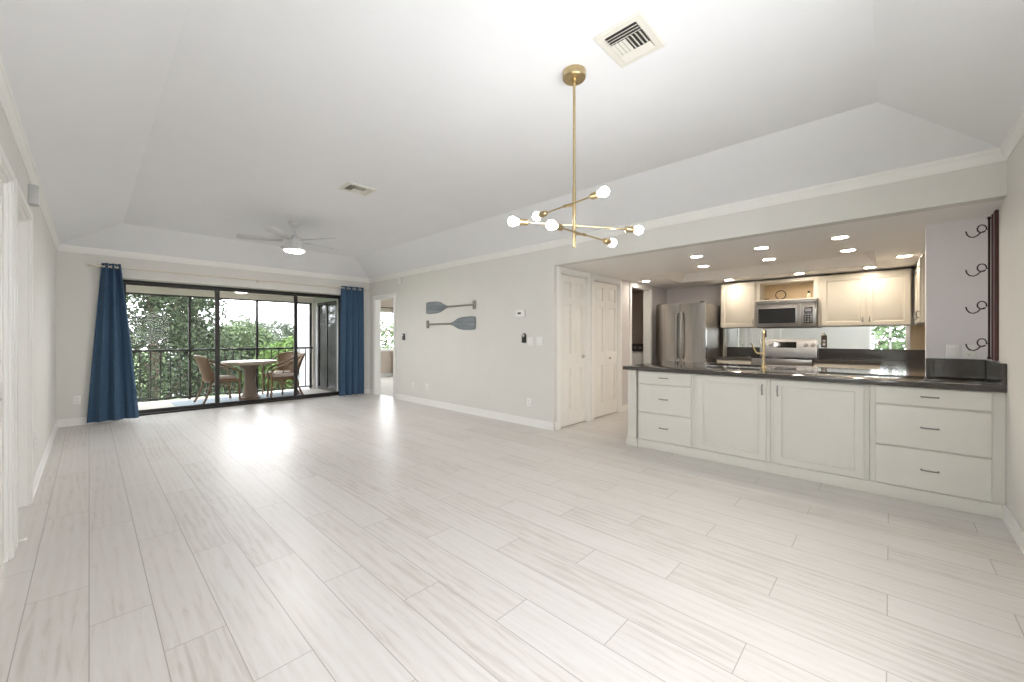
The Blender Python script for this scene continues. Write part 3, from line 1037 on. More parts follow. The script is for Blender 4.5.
def arm(zh, off, e0, e1):
    """arm crossing at rod + off, ends at rod + e0 / e1 (bulb centres)"""
    c = Vector((ch_x, ch_y, zh))
    a, z = c + Vector(e0), c + Vector(e1)
    dr = (z - a).normalized()
    b = MB()
    b.cone(a + dr * .07, z - dr * .07, .005, n=10)
    o = c + Vector(off)
    b.cone(c, o, .006, n=10)
    b.lathe([(0, -.012), (.009, -.012), (.009, .012), (0, .012)], o, 12, dr)
    ao = obj('arm', b, 'brass', cd)
    for p, d_ in ((a, dr), (z, -dr)):
        obj('socket', MB().lathe([(0, .092), (.009, .092), (.017, .085), (.019, .075), (.019, .036), (.015, .034), (0, .034)], p, 18, d_), 'brass', ao)
        obj('bulb', MB().lathe([(0, -.0275), (.014, -.0235), (.0235, -.014), (.0275, 0), (.024, .014), (.017, .025), (.013, .038), (0, .038)], p, 20, d_), 'bulb', ao)


# the upper and lower arms pass a little beside the rod, held by short stubs
A0, A1 = Vector((.009, .289, 0)), Vector((-.076, -.241, 0))
arm(1.98, tuple((A0 + A1) / 2 + (A0 - A1) * .03), tuple(A0), tuple(A1))
arm(1.866, (.012, .001, 0), (-.303, .204, 0), (.351, -.226, 0))
B0, B1 = Vector((-.230, -.011, 0)), Vector((.363, -.042, 0))
arm(1.82, tuple((B0 + B1) / 2), tuple(B0), tuple(B1))

fx, fy = 1.885, 5.785
fn = thing('ceiling_fan', 'white ceiling fan with five blades and a round light', 'ceiling fan', (fx, fy, ZT))
obj('canopy', MB().lathe([(0, ZT), (.07, ZT), (.068, ZT - .02), (.045, ZT - .055), (.02, ZT - .07), (0, ZT - .07)], (fx, fy, 0), 28), 'fan', fn)
obj('downrod', MB().cone((fx, fy, 2.55), (fx, fy, ZT - .06), .013, n=14).lathe([(0, 2.585), (.02, 2.585), (.045, 2.545), (.045, 2.535), (0, 2.535)], (fx, fy, 0), 20), 'fan', fn)
obj('motor_housing', MB().lathe([(0, 2.54), (.10, 2.54), (.125, 2.525), (.128, 2.50), (.128, 2.375), (.124, 2.370), (.120, 2.375), (.120, 2.39), (0, 2.39)], (fx, fy, 0), 36), 'fan', fn)
obj('light_diffuser', MB().lathe([(.119, 2.376), (.112, 2.364), (.09, 2.352), (.05, 2.345), (0, 2.343)], (fx, fy, 0), 36), 'fanlight', fn)
for k in range(5):
    a = math.radians(11 + 72 * k)
    rm = Matrix.Translation((fx, fy, 2.505)) @ Matrix.Rotation(a, 4, 'Z') @ Matrix.Rotation(math.radians(12), 4, 'X')
    b = MB(rm)
    b.prism([(.09, -.035), (.20, -.055), (.58, -.068), (.63, -.06), (.65, -.03), (.65, .03), (.63, .06), (.58, .068), (.20, .055), (.09, .035)], -.004, .004, .002)
    bl = obj('blade', b, mat('fan_blade_grey', (.52, .52, .51), .4, var=.02), fn)
    obj('blade_iron', MB(rm).box(.05, .20, -.018, .018, .004, .010, .002, 1), 'fan', bl)


def vent(label, cx, cy, lx, ly, z):
    t = thing('ceiling_vent', label, 'air vent', (cx, cy, z), 'ceiling vents')
    fw = .042
    x0, x1, y0, y1 = cx - lx / 2, cx + lx / 2, cy - ly / 2, cy + ly / 2
    b = MB()

    def rc(i, zz):
        return [(x0 + i, y0 + i, zz), (x1 - i, y0 + i, zz), (x1 - i, y1 - i, zz), (x0 + i, y1 - i, zz)]
    b.rings([rc(0, z), rc(0, z - .004), rc(.006, z - .010), (rc(fw - .008, z - .012)), rc(fw, z - .006), rc(fw, z), rc(0, z)], False, False)
    obj('frame', b, mat('vent_cream', (.70, .68, .61), .4, var=.01), t)
    obj('duct', MB().box(x0 + fw, x1 - fw, y0 + fw, y1 - fw, z - .0015, z - .0005), 'slot', t)
    # two long louvres at the near-x edge, two at the far-x edge, short ones between
    xi0, xi1, yi0, yi1 = x0 + fw, x1 - fw, y0 + fw, y1 - fw
    zc = z - .011
    for k, (xx, tilt) in enumerate(((xi0 + .014, -.62), (xi0 + .034, -.62), (xi0 + .054, -.62), (xi1 - .044, .25), (xi1 - .018, .25))):
        obj('louvre', MB().box(xx - .010, xx + .010, yi0, yi1, zc - .0012, zc + .0012, rot=Matrix.Rotation(tilt, 3, 'Y')), 'vent_cream', t)
    n_ = 8
    for k in range(n_):
        yy = yi0 + (yi1 - yi0) * (k + .5) / n_
        obj('louvre', MB().box(xi0 + .064, xi1 - .058, yy - .0085, yy + .0085, zc - .0012, zc + .0012, rot=Matrix.Rotation(.75 if k < n_ / 2 else -.22, 3, 'X')), 'vent_cream', t)
    return t


vent('white ceiling vent close above the chandelier', 1.93, .983, .305, .255, ZT)
vent('smaller-looking ceiling vent between the fan and the chandelier', 1.915, 4.01, .305, .25, ZT)

# ------------------------------------------------------------------ paddles on the wall
FR = face((XR, 0, 0), NX)       # u = -y


def paddle(label, blade_y, grip_y, zc, dz_grip):
    """blade end at blade_y, grip end at grip_y"""
    L = abs(blade_y - grip_y)
    s = 1 if grip_y < blade_y else -1           # direction of u from the blade to the grip
    u0 = -blade_y
    zb = zc
    t = thing('paddle', label, 'paddle', (XR - .02, (blade_y + grip_y) / 2, zc - .1), 'wooden paddles on the wall')
    half = [(0, .085), (.02, .100), (.10, .107), (.30, .103), (.42, .085), (.50, .052), (.56, .026), (.62, .018)]
    pts = [(u0 + s * a, zb + w + dz_grip * a / L) for a, w in half] + [(u0 + s * a, zb - w + dz_grip * a / L) for a, w in reversed(half)]
    obj('blade', MB(FR).prism(pts, .004, .024, .006), 'paddle_b', t)
    za, ze = zb + dz_grip * .60 / L, zb + dz_grip * (L - .03) / L
    obj('shaft', MB(FR).tube([(u0 + s * .58, za, .016), (u0 + s * (L * .5 + .3), (za + ze) / 2, .018), (u0 + s * (L - .03), ze, .018)], [.016, .015, .015], 10), 'paddle_s', t)
    gu = u0 + s * (L - .025)
    gz = zb + dz_grip
    g = [(-.032, .062), (-.008, .070), (.022, .066), (.028, 0), (.022, -.066), (-.008, -.070), (-.032, -.062), (-.018, 0)]
    obj('grip', MB(FR).prism([(gu + s * a, gz + c) for a, c in g], .004, .030, .006), 'paddle_s', t)
    return t


paddle('upper weathered wall paddle with its blade to the left', 6.03, 4.71, 1.735, -.010)
paddle('lower weathered blue-grey wall paddle with its blade to the right', 4.71, 6.015, 1.44, .005)


# ------------------------------------------------------------------ wall plates
def outlet(mtx, u, z, label, w=.072, h=.116, gang=1, kind='outlet', m='plate', nm=None):
    t = thing(nm or ('outlet' if kind == 'outlet' else 'light_switch'), label, 'outlet' if kind == 'outlet' else 'switch', mtx @ Vector((u, z - h / 2, 0)))
    obj('cover_plate', MB(mtx).box(u - w / 2, u + w / 2, z - h / 2, z + h / 2, 0, .006, .002, 2), m, t)
    for g in range(gang):
        uc = u + (g - (gang - 1) / 2) * .046
        if kind == 'outlet':
            for dz in (-.02, .02):
                f_ = obj('socket', MB(mtx).lathe([(0, .006), (.0165, .006), (.0165, .0085), (0, .0085)], (uc, z + dz, 0), 18), 'plate', t)
                obj('slot', MB(mtx).box(uc - .007, uc - .0045, z + dz - .003, z + dz + .006, .0083, .0092).box(uc + .0045, uc + .007, z + dz - .003, z + dz + .006, .0083, .0092).cone((uc, z + dz - .008, .0083), (uc, z + dz - .008, .0092), .0025, n=8), 'slot', f_)
        else:
            obj('rocker', MB(mtx).box(uc - .016, uc + .016, z - .033, z + .033, .006, .010, .0015, 1), 'plate', t)
    return t


outlet(FR, -6.03, .325, 'white outlet low on the paddle wall, second from the far doorway')
outlet(FR, -6.48, .31, 'white cable plate low on the paddle wall, nearest the far doorway', .075, .11)
outlet(FR, -3.61, .325, 'white outlet low on the paddle wall near the closet corner')
outlet(FR, -3.583, 1.16, 'double white switch plate next to the black wall device', .118, .118, 2, 'switch')
outlet(FR, -3.42, 1.165, 'double white switch plate nearest the closet corner', .118, .118, 2, 'switch')
outlet(face((0, YF, 0), NY), -.114, .351, 'white outlet on the far wall left of the left curtain')
outlet(FL, 5.05, .375, 'white outlet low on the left wall beyond the doorway')

t = thing('thermostat', 'white wall thermostat with a small dark display', 'thermostat', (XR - .01, 3.76, 1.50))
obj('housing', MB(FR).box(-3.845, -3.675, 1.50, 1.60, 0, .026, .005, 2), 'plate', t)
obj('display', MB(FR).box(-3.80, -3.74, 1.538, 1.565, .0255, .0275), 'slot', t)
t = thing('intercom', 'small black device with a silver top below the thermostat', 'intercom', (XR - .01, 3.695, 1.14))
obj('housing', MB(FR).prism([(-3.73, 1.15), (-3.72, 1.138), (-3.67, 1.138), (-3.66, 1.15), (-3.66, 1.245), (-3.675, 1.268), (-3.695, 1.276), (-3.715, 1.268), (-3.73, 1.245)], .0, .024, .004), 'blackp', t)
obj('top_dial', MB(FR).lathe([(0, .024), (.024, .024), (.02, .031), (0, .031)], (-3.695, 1.243, 0), 18), 'metal', t)
t = thing('switch_remote', 'small black wall device beside the far doorway', 'switch', (XR - .01, 6.79, 1.15))
obj('housing', MB(FR).box(-6.835, -6.755, 1.16, 1.285, 0, .022, .008, 3), 'blackp', t)
obj('button', MB(FR).lathe([(0, .022), (.015, .022), (.013, .026), (0, .026)], (-6.795, 1.25, 0), 16), 'metal', t)
t = thing('motion_sensor', 'small white sensor high on the wall above the far doorway', 'sensor', (XR - .02, 6.91, 2.24))
obj('housing', MB(FR).box(-6.945, -6.875, 2.245, 2.36, .0, .045, .012, 3), 'plate', t)
obj('lens', MB(FR).box(-6.932, -6.888, 2.26, 2.30, .044, .048, .002, 1), 'trim', t)
t = thing('door_chime', 'small grey chime box high on the left wall beside the doorway', 'chime', (XL + .02, 4.58, 2.19))
obj('housing', MB(FL).box(4.53, 4.63, 2.19, 2.33, 0, .05, .006, 2), mat('chime_grey', (.50, .50, .49), .5), t)
obj('grille', MB(FL).box(4.565, 4.595, 2.20, 2.32, .0495, .053, .001, 1), 'plate', t)
t = thing('door_stop', 'small white door stop on the left wall baseboard', 'door stop', (XL + .04, 3.60, .05))
obj('rod', MB().cone((XL + T, 3.60, .06), (XL + .05, 3.60, .06), .005, n=10), 'plate', t)
obj('tip', MB().cone((XL + .05, 3.60, .06), (XL + .062, 3.60, .06), .010, n=12), 'plate', t)

# ------------------------------------------------------------------ peninsula
PXF = 4.20
FP = face((PXF, 0, 0), NX)      # u = -y, w = towards the dining room


def pull(mb, u, z, w, L, vert=False):
    e = (0, L / 2) if vert else (L / 2, 0)
    a = Vector((u - e[0], z - e[1], w))
    c = Vector((u + e[0], z + e[1], w))
    o = Vector((0, 0, .024))
    dd = (c - a).normalized()
    mb.tube([a + dd * .008, a + dd * .006 + o * .8, a + dd * .016 + o, (a + c) / 2 + o * 1.12, c - dd * .016 + o, c - dd * .006 + o * .8, c - dd * .008], [.0055, .005, .005, .0058, .005, .005, .0055], 8)
    return mb


RAISED = [(.055, 0), (.059, -.010), (.070, -.011), (.094, -.002), (.100, -.001)]
SLAB = [(.004, .0005), (.008, .001)]


def cab_door(parent, mtx, u0, u1, z0, z1, m, side, hz=None, hl=.10, name='door', rs=RAISED):
    dr = obj(name, MB(mtx).panel(u0, u1, z0, z1, .02, rs), m, parent)
    u = u1 - .028 if side > 0 else u0 + .028
    z = hz if hz is not None else z1 - .09
    obj('handle', pull(MB(mtx), u, z, .020, hl, True), 'pull', dr)
    return dr


def drawer(parent, mtx, u0, u1, z0, z1, m, hl=.115):
    dr = obj('drawer', MB(mtx).panel(u0, u1, z0, z1, .02, SLAB), m, parent)
    obj('handle', pull(MB(mtx), (u0 + u1) / 2, (z0 + z1) / 2 + .005, .021, hl), 'pull', dr)
    return dr


def carcass(x0, x1, y0, y1, z0, z1):
    return MB().box(x0, x1, y0, y1, z0, z1, .002, 1)


ZB = .85
c1 = thing('drawer_cabinet', 'narrow three-drawer base cabinet at the left end of the peninsula', 'cabinet', (4.5, 1.74, .095), 'peninsula base cabinets')
obj('carcass', carcass(PXF, 4.78, 1.443, 2.04, .095, ZB), 'cab', c1)
for z0, z1 in ((.715, .845), (.405, .703), (.102, .393)):
    drawer(c1, FP, -2.018, -1.466, z0, z1, 'cab', .10)
c2 = thing('door_cabinet', 'peninsula base cabinet with a raised-panel door hinged on the left', 'cabinet', (4.5, 1.1, .095), 'peninsula base cabinets')
obj('carcass', carcass(PXF, 4.78, .781, 1.441, .095, ZB), 'cab', c2)
cab_door(c2, FP, -1.405, -.812, .102, .840, 'cab', 1, .745)
c3 = thing('door_cabinet', 'peninsula base cabinet with a raised-panel door hinged on the right', 'cabinet', (4.5, .44, .095), 'peninsula base cabinets')
obj('carcass', carcass(PXF, 4.78, .118, .779, .095, ZB), 'cab', c3)
cab_door(c3, FP, -.750, -.150, .102, .840, 'cab', -1, .745)
c4 = thing('drawer_cabinet', 'wide three-drawer base cabinet beside the right wall', 'cabinet', (4.5, -.22, .095), 'peninsula base cabinets')
obj('carcass', carcass(PXF, 4.78, -.559, .116, .095, ZB), 'cab', c4)
for z0, z1 in ((.715, .845), (.405, .703), (.102, .393)):
    drawer(c4, FP, -.084, .498, z0, z1, 'cab', .10)
pp = thing('corner_post', 'square fluted post at the left end of the peninsula', 'post', (4.23, 2.11, 0))
obj('shaft', MB().box(4.19, 4.29, 2.06, 2.16, .10, ZB, .004, 1).box(4.186, 4.19, 2.075, 2.09, .16, .82, .002, 1).box(4.186, 4.19, 2.102, 2.117, .16, .82, .002, 1).box(4.186, 4.19, 2.13, 2.145, .16, .82, .002, 1), 'cab', pp)
obj('plinth', MB().box(4.175, 4.305, 2.045, 2.175, 0, .085, .005, 2).box(4.183, 4.297, 2.053, 2.167, .085, .10, .004, 1), 'cab', pp)
obj('end_panel', MB().box(4.29, 5.40, 2.06, 2.14, 0, ZB, .003, 1), 'cab', pp)
tag(obj('kick_board', MB().box(4.192, 4.215, -.558, 2.043, 0, .094, .004, 2), 'cab'), 'pale kick board along the floor under the peninsula', 'kick board')
bk = thing('sink_cabinet', 'pale base cabinet on the kitchen side of the peninsula', 'cabinet', (5.1, 1.0, 0))
obj('carcass', MB().box(4.905, 5.38, .085, 2.058, .0, ZB - .25).box(4.785, 4.90, -.21, 2.058, 0, ZB).box(5.34, 5.38, .085, 2.058, ZB - .25, ZB), 'cream', bk)
FS = face((5.38, 0, 0), PX)
for k in range(3):
    cab_door(bk, FS, .10 + k * .65, .73 + k * .65, .11, .84, 'cream', 1)

# dark countertop: peninsula, right run and right of the range, one worktop
ZS = .852
ZTOP = .892
ct = thing('countertop', 'dark polished quartz countertop of the peninsula, turning along the right', 'countertop', (4.8, 1, ZS))
b = MB()
sx0, sx1, sy0, sy1 = 5.02, 5.33, 1.03, 1.63
b.box(4.15, 4.784, YN + .002, 2.20, ZS, ZTOP, .004, 2)
b.box(4.784, sx0, -.212, 2.20, ZS, ZTOP)
b.box(sx0, 5.45, -.212, sy0, ZS, ZTOP).box(sx0, 5.45, sy1, 2.20, ZS, ZTOP).box(sx1, 5.45, sy0, sy1, ZS, ZTOP)
b.box(4.904, 5.45, YN + .002, -.212, ZS, ZTOP).box(5.45, 7.779, YN + .002, .08, ZS, ZTOP).box(7.12, 7.779, .08, .805, ZS, ZTOP)
obj('slab', b, 'counter', ct)
obj('backsplash', MB().box(4.762, 4.784, YN + .024, -.216, ZTOP, 1.045, .003, 1).box(4.762, 4.80, -.216, -.2135, ZTOP, 1.045), 'counter', ct)
obj('side_splash', MB().box(4.155, 4.784, YN + .002, YN + .024, ZTOP, 1.045, .003, 1), 'counter', ct)
obj('rear_splash', MB().box(7.758, 7.779, -.53, .805, ZTOP, 1.045, .002, 1), 'counter', ct)
c2t = thing('countertop', 'short dark countertop left of the range', 'countertop', (7.4, 1.85, ZS))
obj('slab', MB().box(7.12, 7.779, 1.578, 2.10, ZS, ZTOP, .003, 1), 'counter', c2t)
obj('rear_splash', MB().box(7.758, 7.779, 1.578, 2.10, ZTOP, 1.045, .002, 1), 'counter', c2t)
sk = thing('sink', 'stainless sink sunk into the peninsula countertop', 'sink', (5.19, 1.33, .65))
b = MB()
b.box(sx0, sx1, sy0, sy1, .66, .67).box(sx0 - .004, sx0, sy0, sy1, .66, ZS).box(sx1, sx1 + .004, sy0, sy1, .66, ZS)
b.box(sx0, sx1, sy0 - .004, sy0, .66, ZS).box(sx0, sx1, sy1, sy1 + .004, .66, ZS)
obj('basin', b, 'steel', sk)
obj('drain', MB().lathe([(0, .67), (.04, .67), (.04, .673), (0, .674)], (5.19, 1.33, 0), 20), 'metal', sk)
fa = thing('faucet', 'tall gold kitchen faucet with a side lever on the peninsula', 'faucet', (4.985, 1.0, ZTOP))
gx, gy = 4.965, .985
obj('base', MB().lathe([(0, 0), (.028, 0), (.028, .006), (.020, .012), (.018, .06), (0, .06)], (gx, gy, ZTOP), 22), 'brass', fa)
pts = [(gx, gy, ZTOP + .05), (gx, gy, ZTOP + .34)]
for k in range(1, 9):
    a = PI * k / 8
    pts.append((gx + .085 * (1 - math.cos(a)) * .98, gy + .085 * (1 - math.cos(a)) * .2, ZTOP + .34 + .085 * math.sin(a) * .75))
pts.append((pts[-1][0], pts[-1][1], ZTOP + .24))
obj('spout', MB().tube(pts, .0125, 12), 'brass', fa)
obj('lever', MB().tube([(gx, gy, ZTOP + .15), (gx - .012, gy + .055, ZTOP + .15), (gx - .015, gy + .07, ZTOP + .165), (gx - .026, gy + .115, ZTOP + .265)], [.011, .011, .009, .007], 10), 'brass', fa)

# wine rack in the corner
wr = thing('wine_rack', 'dark red wooden wall rack with four scrolled iron bottle holders', 'wine rack', (4.55, YN + .02, 1.05))
FN = face((0, YN, 0), PY)       # u = -x
obj('board', MB().box(4.43, 4.49, YN + .001, YN + .020, 1.05, 2.125, .004, 1).box(4.56, 4.60, YN + .001, YN + .018, 1.05, 2.125, .004, 1).box(4.49, 4.56, YN + .001, YN + .010, 1.05, 2.125), 'rackwood', wr)
obj('iron_bar', MB().cone((4.60, YN + .026, 1.07), (4.60, YN + .026, 2.10), .006, n=10).sphere((4.60, YN + .026, 2.105), .011, 10).sphere((4.60, YN + .026, 1.065), .011, 10), 'iron', wr)
for z in (2.02, 1.728, 1.448, 1.168):
    y0 = YN + .026
    pts = [(4.60, y0, z + .0), (4.60, y0 + .006, z + .004)]
    # loop then tail curling out and up
    for k in range(0, 15):
        a = math.radians(-20 + k * 26)
        pts.append((4.598 - .0012 * k, y0 + .036 + .023 * math.cos(PI - a), z + .010 + .029 * math.sin(a)))
    pts = pts[:-1]
    for dy, dz in ((.044, -.020), (.060, -.040), (.078, -.050), (.098, -.045), (.112, -.026), (.118, .0)):
        pts.append((4.58 - .15 * (dy - .04), y0 + dy, z + dz))
    obj('bottle_holder', MB().tube(pts, .0042, 8), 'iron', wr)
FST = face((4.785, 0, 0), NX)
outlet(FST, .365, 1.104, 'white switch plate on the short grey wall, left of two', .068, .105, 1, 'switch')
outlet(FST, .452, 1.104, 'white outlet on the short grey wall, next to the wine rack', .068, .105)

# ------------------------------------------------------------------ kitchen back run
XU = 7.45                        # face of the upper cabinets
FU = face((XU, 0, 0), NX)
UR = [(.055, 0), (.059, -.010), (.070, -.011), (.092, -.002), (.098, -.001)]
ZU0, ZU1 = 1.377, 2.125
XC = XB - .001
u1_ = thing('wall_cabinet', 'warm-lit cream single-door wall cabinet between refrigerator and microwave', 'cabinet', (7.6, 1.85, ZU0), 'cream wall cabinets')
obj('carcass', carcass(XU, XC, 1.587, 2.118, ZU0, ZU1), 'cream', u1_)
cab_door(u1_, FU, -2.105, -1.600, ZU0 + .008, ZU1 - .035, 'cream', 1, ZU0 + .09, .085, rs=UR)
u2 = thing('wall_cabinet', 'warm-lit cream double-door wall cabinet right of the microwave', 'cabinet', (7.6, .27, ZU0), 'cream wall cabinets')
obj('carcass', carcass(XU, XC, -.20, .778, ZU0, ZU1), 'cream', u2)
cab_door(u2, FU, -.735, -.250, ZU0 + .008, ZU1 - .035, 'cream', 1, ZU0 + .09, .085, rs=UR)
cab_door(u2, FU, -.236, .190, ZU0 + .008, ZU1 - .035, 'cream', -1, ZU0 + .09, .085, rs=UR)
u3 = thing('wall_cabinet', 'warm-lit cream wall cabinet on the right side wall, seen edge-on by the corner', 'cabinet', (6.6, -.4, ZU0), 'cream wall cabinets')
obj('carcass', carcass(6.2, XC - .003, YN + .001, -.252, ZU0, ZU1), 'cream', u3)
FSD = face((0, -.252, 0), PY)   # u = -x
for a in (6.22, 6.84):
    cab_door(u3, FSD, -(a + .58), -a, ZU0 + .008, ZU1 - .035, 'cream', 1, ZU0 + .09, .085, rs=UR)
# open shelf over the microwave
sh = thing('open_shelf', 'open warm-lit cream shelf box above the microwave', 'shelf', (7.6, 1.18, 1.79))
b = MB()
b.box(XU, XC, 1.53, 1.585, 1.795, ZU1).box(XU, XC, .78, .835, 1.795, ZU1).box(XU, XC, .835, 1.53, 1.795, 1.815).box(XU, XC, .835, 1.53, 2.075, ZU1)
obj('frame', b, 'cream', sh)
obj('back_panel', MB().box(7.75, 7.765, .835, 1.53, 1.815, 2.075), 'tan', sh)
# ring ornament and bottle on it
rn = thing('ring_ornament', 'dark round ring ornament standing on the open shelf', 'ornament', (7.58, 1.27, 1.815))
obj('ring', MB().tube([(7.58, 1.27 + .068 * math.cos(2 * PI * k / 28), 1.891 + .068 * math.sin(2 * PI * k / 28)) for k in range(28)], .008, 8, True), 'iron', rn)
obj('foot', MB().box(7.555, 7.605, 1.24, 1.30, 1.815, 1.822, .002, 1), 'iron', rn)
bt = thing('oil_bottle', 'small clear bottle with a black stopper on the right of the open shelf', 'bottle', (7.56, .905, 1.815))
obj('body', MB().lathe([(0, 0), (.022, 0), (.024, .004), (.024, .05), (.012, .068), (.010, .078), (0, .078)], (7.56, .905, 1.815), 18), mat('pale_glass_bottle', (.70, .60, .45), .12), bt)
obj('stopper', MB().lathe([(0, .078), (.011, .078), (.017, .088), (.017, .102), (.010, .112), (0, .112)], (7.56, .905, 1.815), 16), 'blackp', bt)
jr = tag(obj('small_dish', MB().lathe([(0, 0), (.02, 0), (.035, .012), (.04, .022), (.037, .022), (.03, .012), (0, .006)], (7.56, 1.45, 1.815), 20), 'rattan'), 'small brown dish at the left end of the open shelf', 'dish')

# microwave
MX = 7.385
FM = face((MX, 0, 0), NX)
mw = thing('microwave', 'stainless over-the-range microwave with a black window', 'microwave', (7.58, 1.18, 1.372))
obj('body', MB().box(MX, 7.765, .786, 1.578, 1.375, 1.793, .004, 2), 'steel', mw)
dr = obj('door', MB(FM).box(-1.575, -.985, 1.395, 1.735, 0, .022, .005, 2), 'steel', mw)
obj('window', MB(FM).box(-1.535, -1.045, 1.435, 1.665, .0215, .0245, .002, 1), 'black', dr)
obj('door_handle', MB(FM).tube([(-1.005, 1.42, .02), (-1.005, 1.42, .052), (-1.005, 1.45, .056), (-1.005, 1.68, .056), (-1.005, 1.71, .052), (-1.005, 1.71, .02)], .010, 10), 'steel', dr)
obj('vent_strip', MB(FM).box(-1.575, -.79, 1.742, 1.790, 0, .018, .004, 2), 'steel', mw)
cp = obj('control_panel', MB(FM).box(-.975, -.79, 1.395, 1.735, 0, .020, .004, 2), 'steel', mw)
obj('keypad', MB(FM).box(-.945, -.835, 1.43, 1.67, .0195, .0225, .003, 1), 'black', cp)
b = MB(FM)
for i in range(3):
    for j in range(4):
        b.box(-.932 + i * .034, -.912 + i * .034, 1.445 + j * .034, 1.465 + j * .034, .022, .0235)
b.box(-.928, -.852, 1.605, 1.645, .022, .0235)
obj('key', b, mat('key_grey', (.22, .225, .23), .4), cp)
obj('underside', MB().box(MX + .02, 7.76, .80, 1.565, 1.366, 1.376), 'blackp', mw)

# range
rg_ = thing('range', 'stainless freestanding range with four knobs and a black display', 'range', (7.4, 1.19, 0))
RY0, RY1, RX = .812, 1.572, 7.10
FG = face((RX, 0, 0), NX)
obj('body', MB().box(RX + .02, 7.755, RY0, RY1, .0, .895, .003, 1), 'steel', rg_)
obj('cooktop', MB().box(RX, 7.70, RY0, RY1, .895, .912, .004, 2), 'black', rg_)
od = obj('oven_door', MB(FG).box(-RY1 + .01, -RY0 - .01, .20, .80, -.02, .022, .006, 2), 'steel', rg_)
obj('oven_window', MB(FG).box(-RY1 + .12, -RY0 - .12, .32, .64, .0215, .0245), 'black', od)
obj('oven_handle', MB(FG).tube([(-RY1 + .06, .75, .02), (-RY1 + .06, .75, .06), (-RY1 + .09, .75, .068), (-RY0 - .09, .75, .068), (-RY0 - .06, .75, .06), (-RY0 - .06, .75, .02)], .011, 10), 'steel', od)
obj('front_rail', MB(FG).box(-RY1, -RY0, .815, .893, -.02, .02, .005, 2), 'steel', rg_)
obj('warming_drawer', MB(FG).box(-RY1 + .01, -RY0 - .01, .05, .19, -.02, .018, .005, 2), 'steel', rg_)
b = MB()
b.rings([[(7.64, RY0, .905), (7.757, RY0, .905), (7.757, RY0, 1.185), (7.685, RY0, 1.185), (7.64, RY0, 1.0)], [(7.64, RY1, .905), (7.757, RY1, .905), (7.757, RY1, 1.185), (7.685, RY1, 1.185), (7.64, RY1, 1.0)]])
bg_ = obj('backguard', b, 'steel', rg_)
tl = math.atan2(.045, .185)
FB = Matrix.Translation((7.6385, 0, 1.0)) @ Matrix.Rotation(tl, 4, 'Y') @ face((0, 0, 0), NX)
obj('display', MB(FB).box(-1.375, -1.075, .05, .145, -.001, .003, .001, 1), 'black', bg_)
for u in (-1.515, -1.425, -.955, -.865):
    obj('knob', MB(FB).lathe([(0, 0), (.030, 0), (.030, .004), (.024, .006), (.023, .026), (.020, .029), (0, .029)], (u, .095, 0), 20), mat('knob_grey', (.20, .19, .18), .3, .8), bg_)
for (cx, cy, r) in ((7.25, 1.0, .10), (7.25, 1.40, .08), (7.5, 1.0, .08), (7.5, 1.40, .10)):
    obj('burner', MB().lathe([(r - .006, .9122), (r, .9125), (r, .9128), (r - .006, .9128), (r - .006, .9122)], (cx, cy, 0), 32), mat('burner_grey', (.12, .12, .12), .3), rg_)

# base cabinets at the back
FBK = face((7.16, 0, 0), NX)
q1 = thing('base_cabinet', 'warm-lit cream base cabinet left of the range', 'cabinet', (7.4, 1.85, .0), 'cream base cabinets')
obj('carcass', MB().box(7.16, 7.755, 1.58, 2.095, .09, ZS - .001, .002, 1).box(7.21, 7.755, 1.58, 2.095, 0, .09), 'cream', q1)
drawer(q1, FBK, -2.085, -1.59, .70, .838, 'cream')
cab_door(q1, FBK, -2.085, -1.59, .10, .69, 'cream', 1)
q2 = thing('base_cabinet', 'warm-lit cream base cabinet right of the range', 'cabinet', (7.4, .43, .0), 'cream base cabinets')
obj('carcass', MB().box(7.16, 7.755, .052, .803, .09, ZS - .001, .002, 1).box(7.21, 7.755, .052, .803, 0, .09), 'cream', q2)
for a in (-.79, -.42):
    drawer(q2, FBK, a, a + .36, .70, .838, 'cream')
    cab_door(q2, FBK, a, a + .36, .10, .69, 'cream', 1)
q3 = thing('base_cabinet', 'warm-lit cream base cabinet along the right side wall of the kitchen', 'cabinet', (6.3, -.25, .0), 'cream base cabinets')
obj('carcass', MB().box(5.46, 7.755, YN + .016, .03, .09, ZS - .001, .002, 1).box(5.46, 7.755, YN + .016, -.02, 0, .09), 'cream', q3)
FQ = face((0, .03, 0), PY)
for a in (5.47, 6.02, 6.57):
    cab_door(q3, FQ, -(a + .53), -a, .10, .838, 'cream', 1)

# mirror backsplash
tag(obj('mirror_backsplash', MB().box(7.768, 7.779, -.20, 2.10, 1.046, 1.376), 'mirror'), 'long mirrored backsplash strip under the wall cabinets', 'mirror')
structure('trim_10', MB().box(7.755, 7.779, -.53, -.205, 1.046, 1.376), 'tan', 'tan wooden end panel beside the mirrored backsplash', 'panel')
FMR = face((7.768, 0, 0), NX)
t = thing('mirror_outlet', 'bronze outlet plate on the mirror right of the range', 'outlet', (7.765, .745, 1.06))
obj('cover_plate', MB(FMR).box(-.775, -.705, 1.06, 1.245, 0, .006, .002, 1), mat('bronze_plate', (.10, .065, .045), .4, .3), t)
obj('socket', MB(FMR).box(-.757, -.723, 1.085, 1.125, .0055, .009, .001, 1), 'plate', t)
obj('socket', MB(FMR).box(-.757, -.723, 1.14, 1.18, .0055, .009, .001, 1), 'plate', t)
t = thing('mirror_outlet', 'bronze outlet plate on the mirror behind the faucet', 'outlet', (7.765, 1.51, 1.2))
obj('cover_plate', MB(FMR).box(-1.555, -1.50, 1.215, 1.33, 0, .006, .002, 1), MATS['bronze_plate'], t)
obj('socket', MB(FMR).box(-1.543, -1.512, 1.235, 1.265, .0055, .009, .001, 1), 'slot', t)
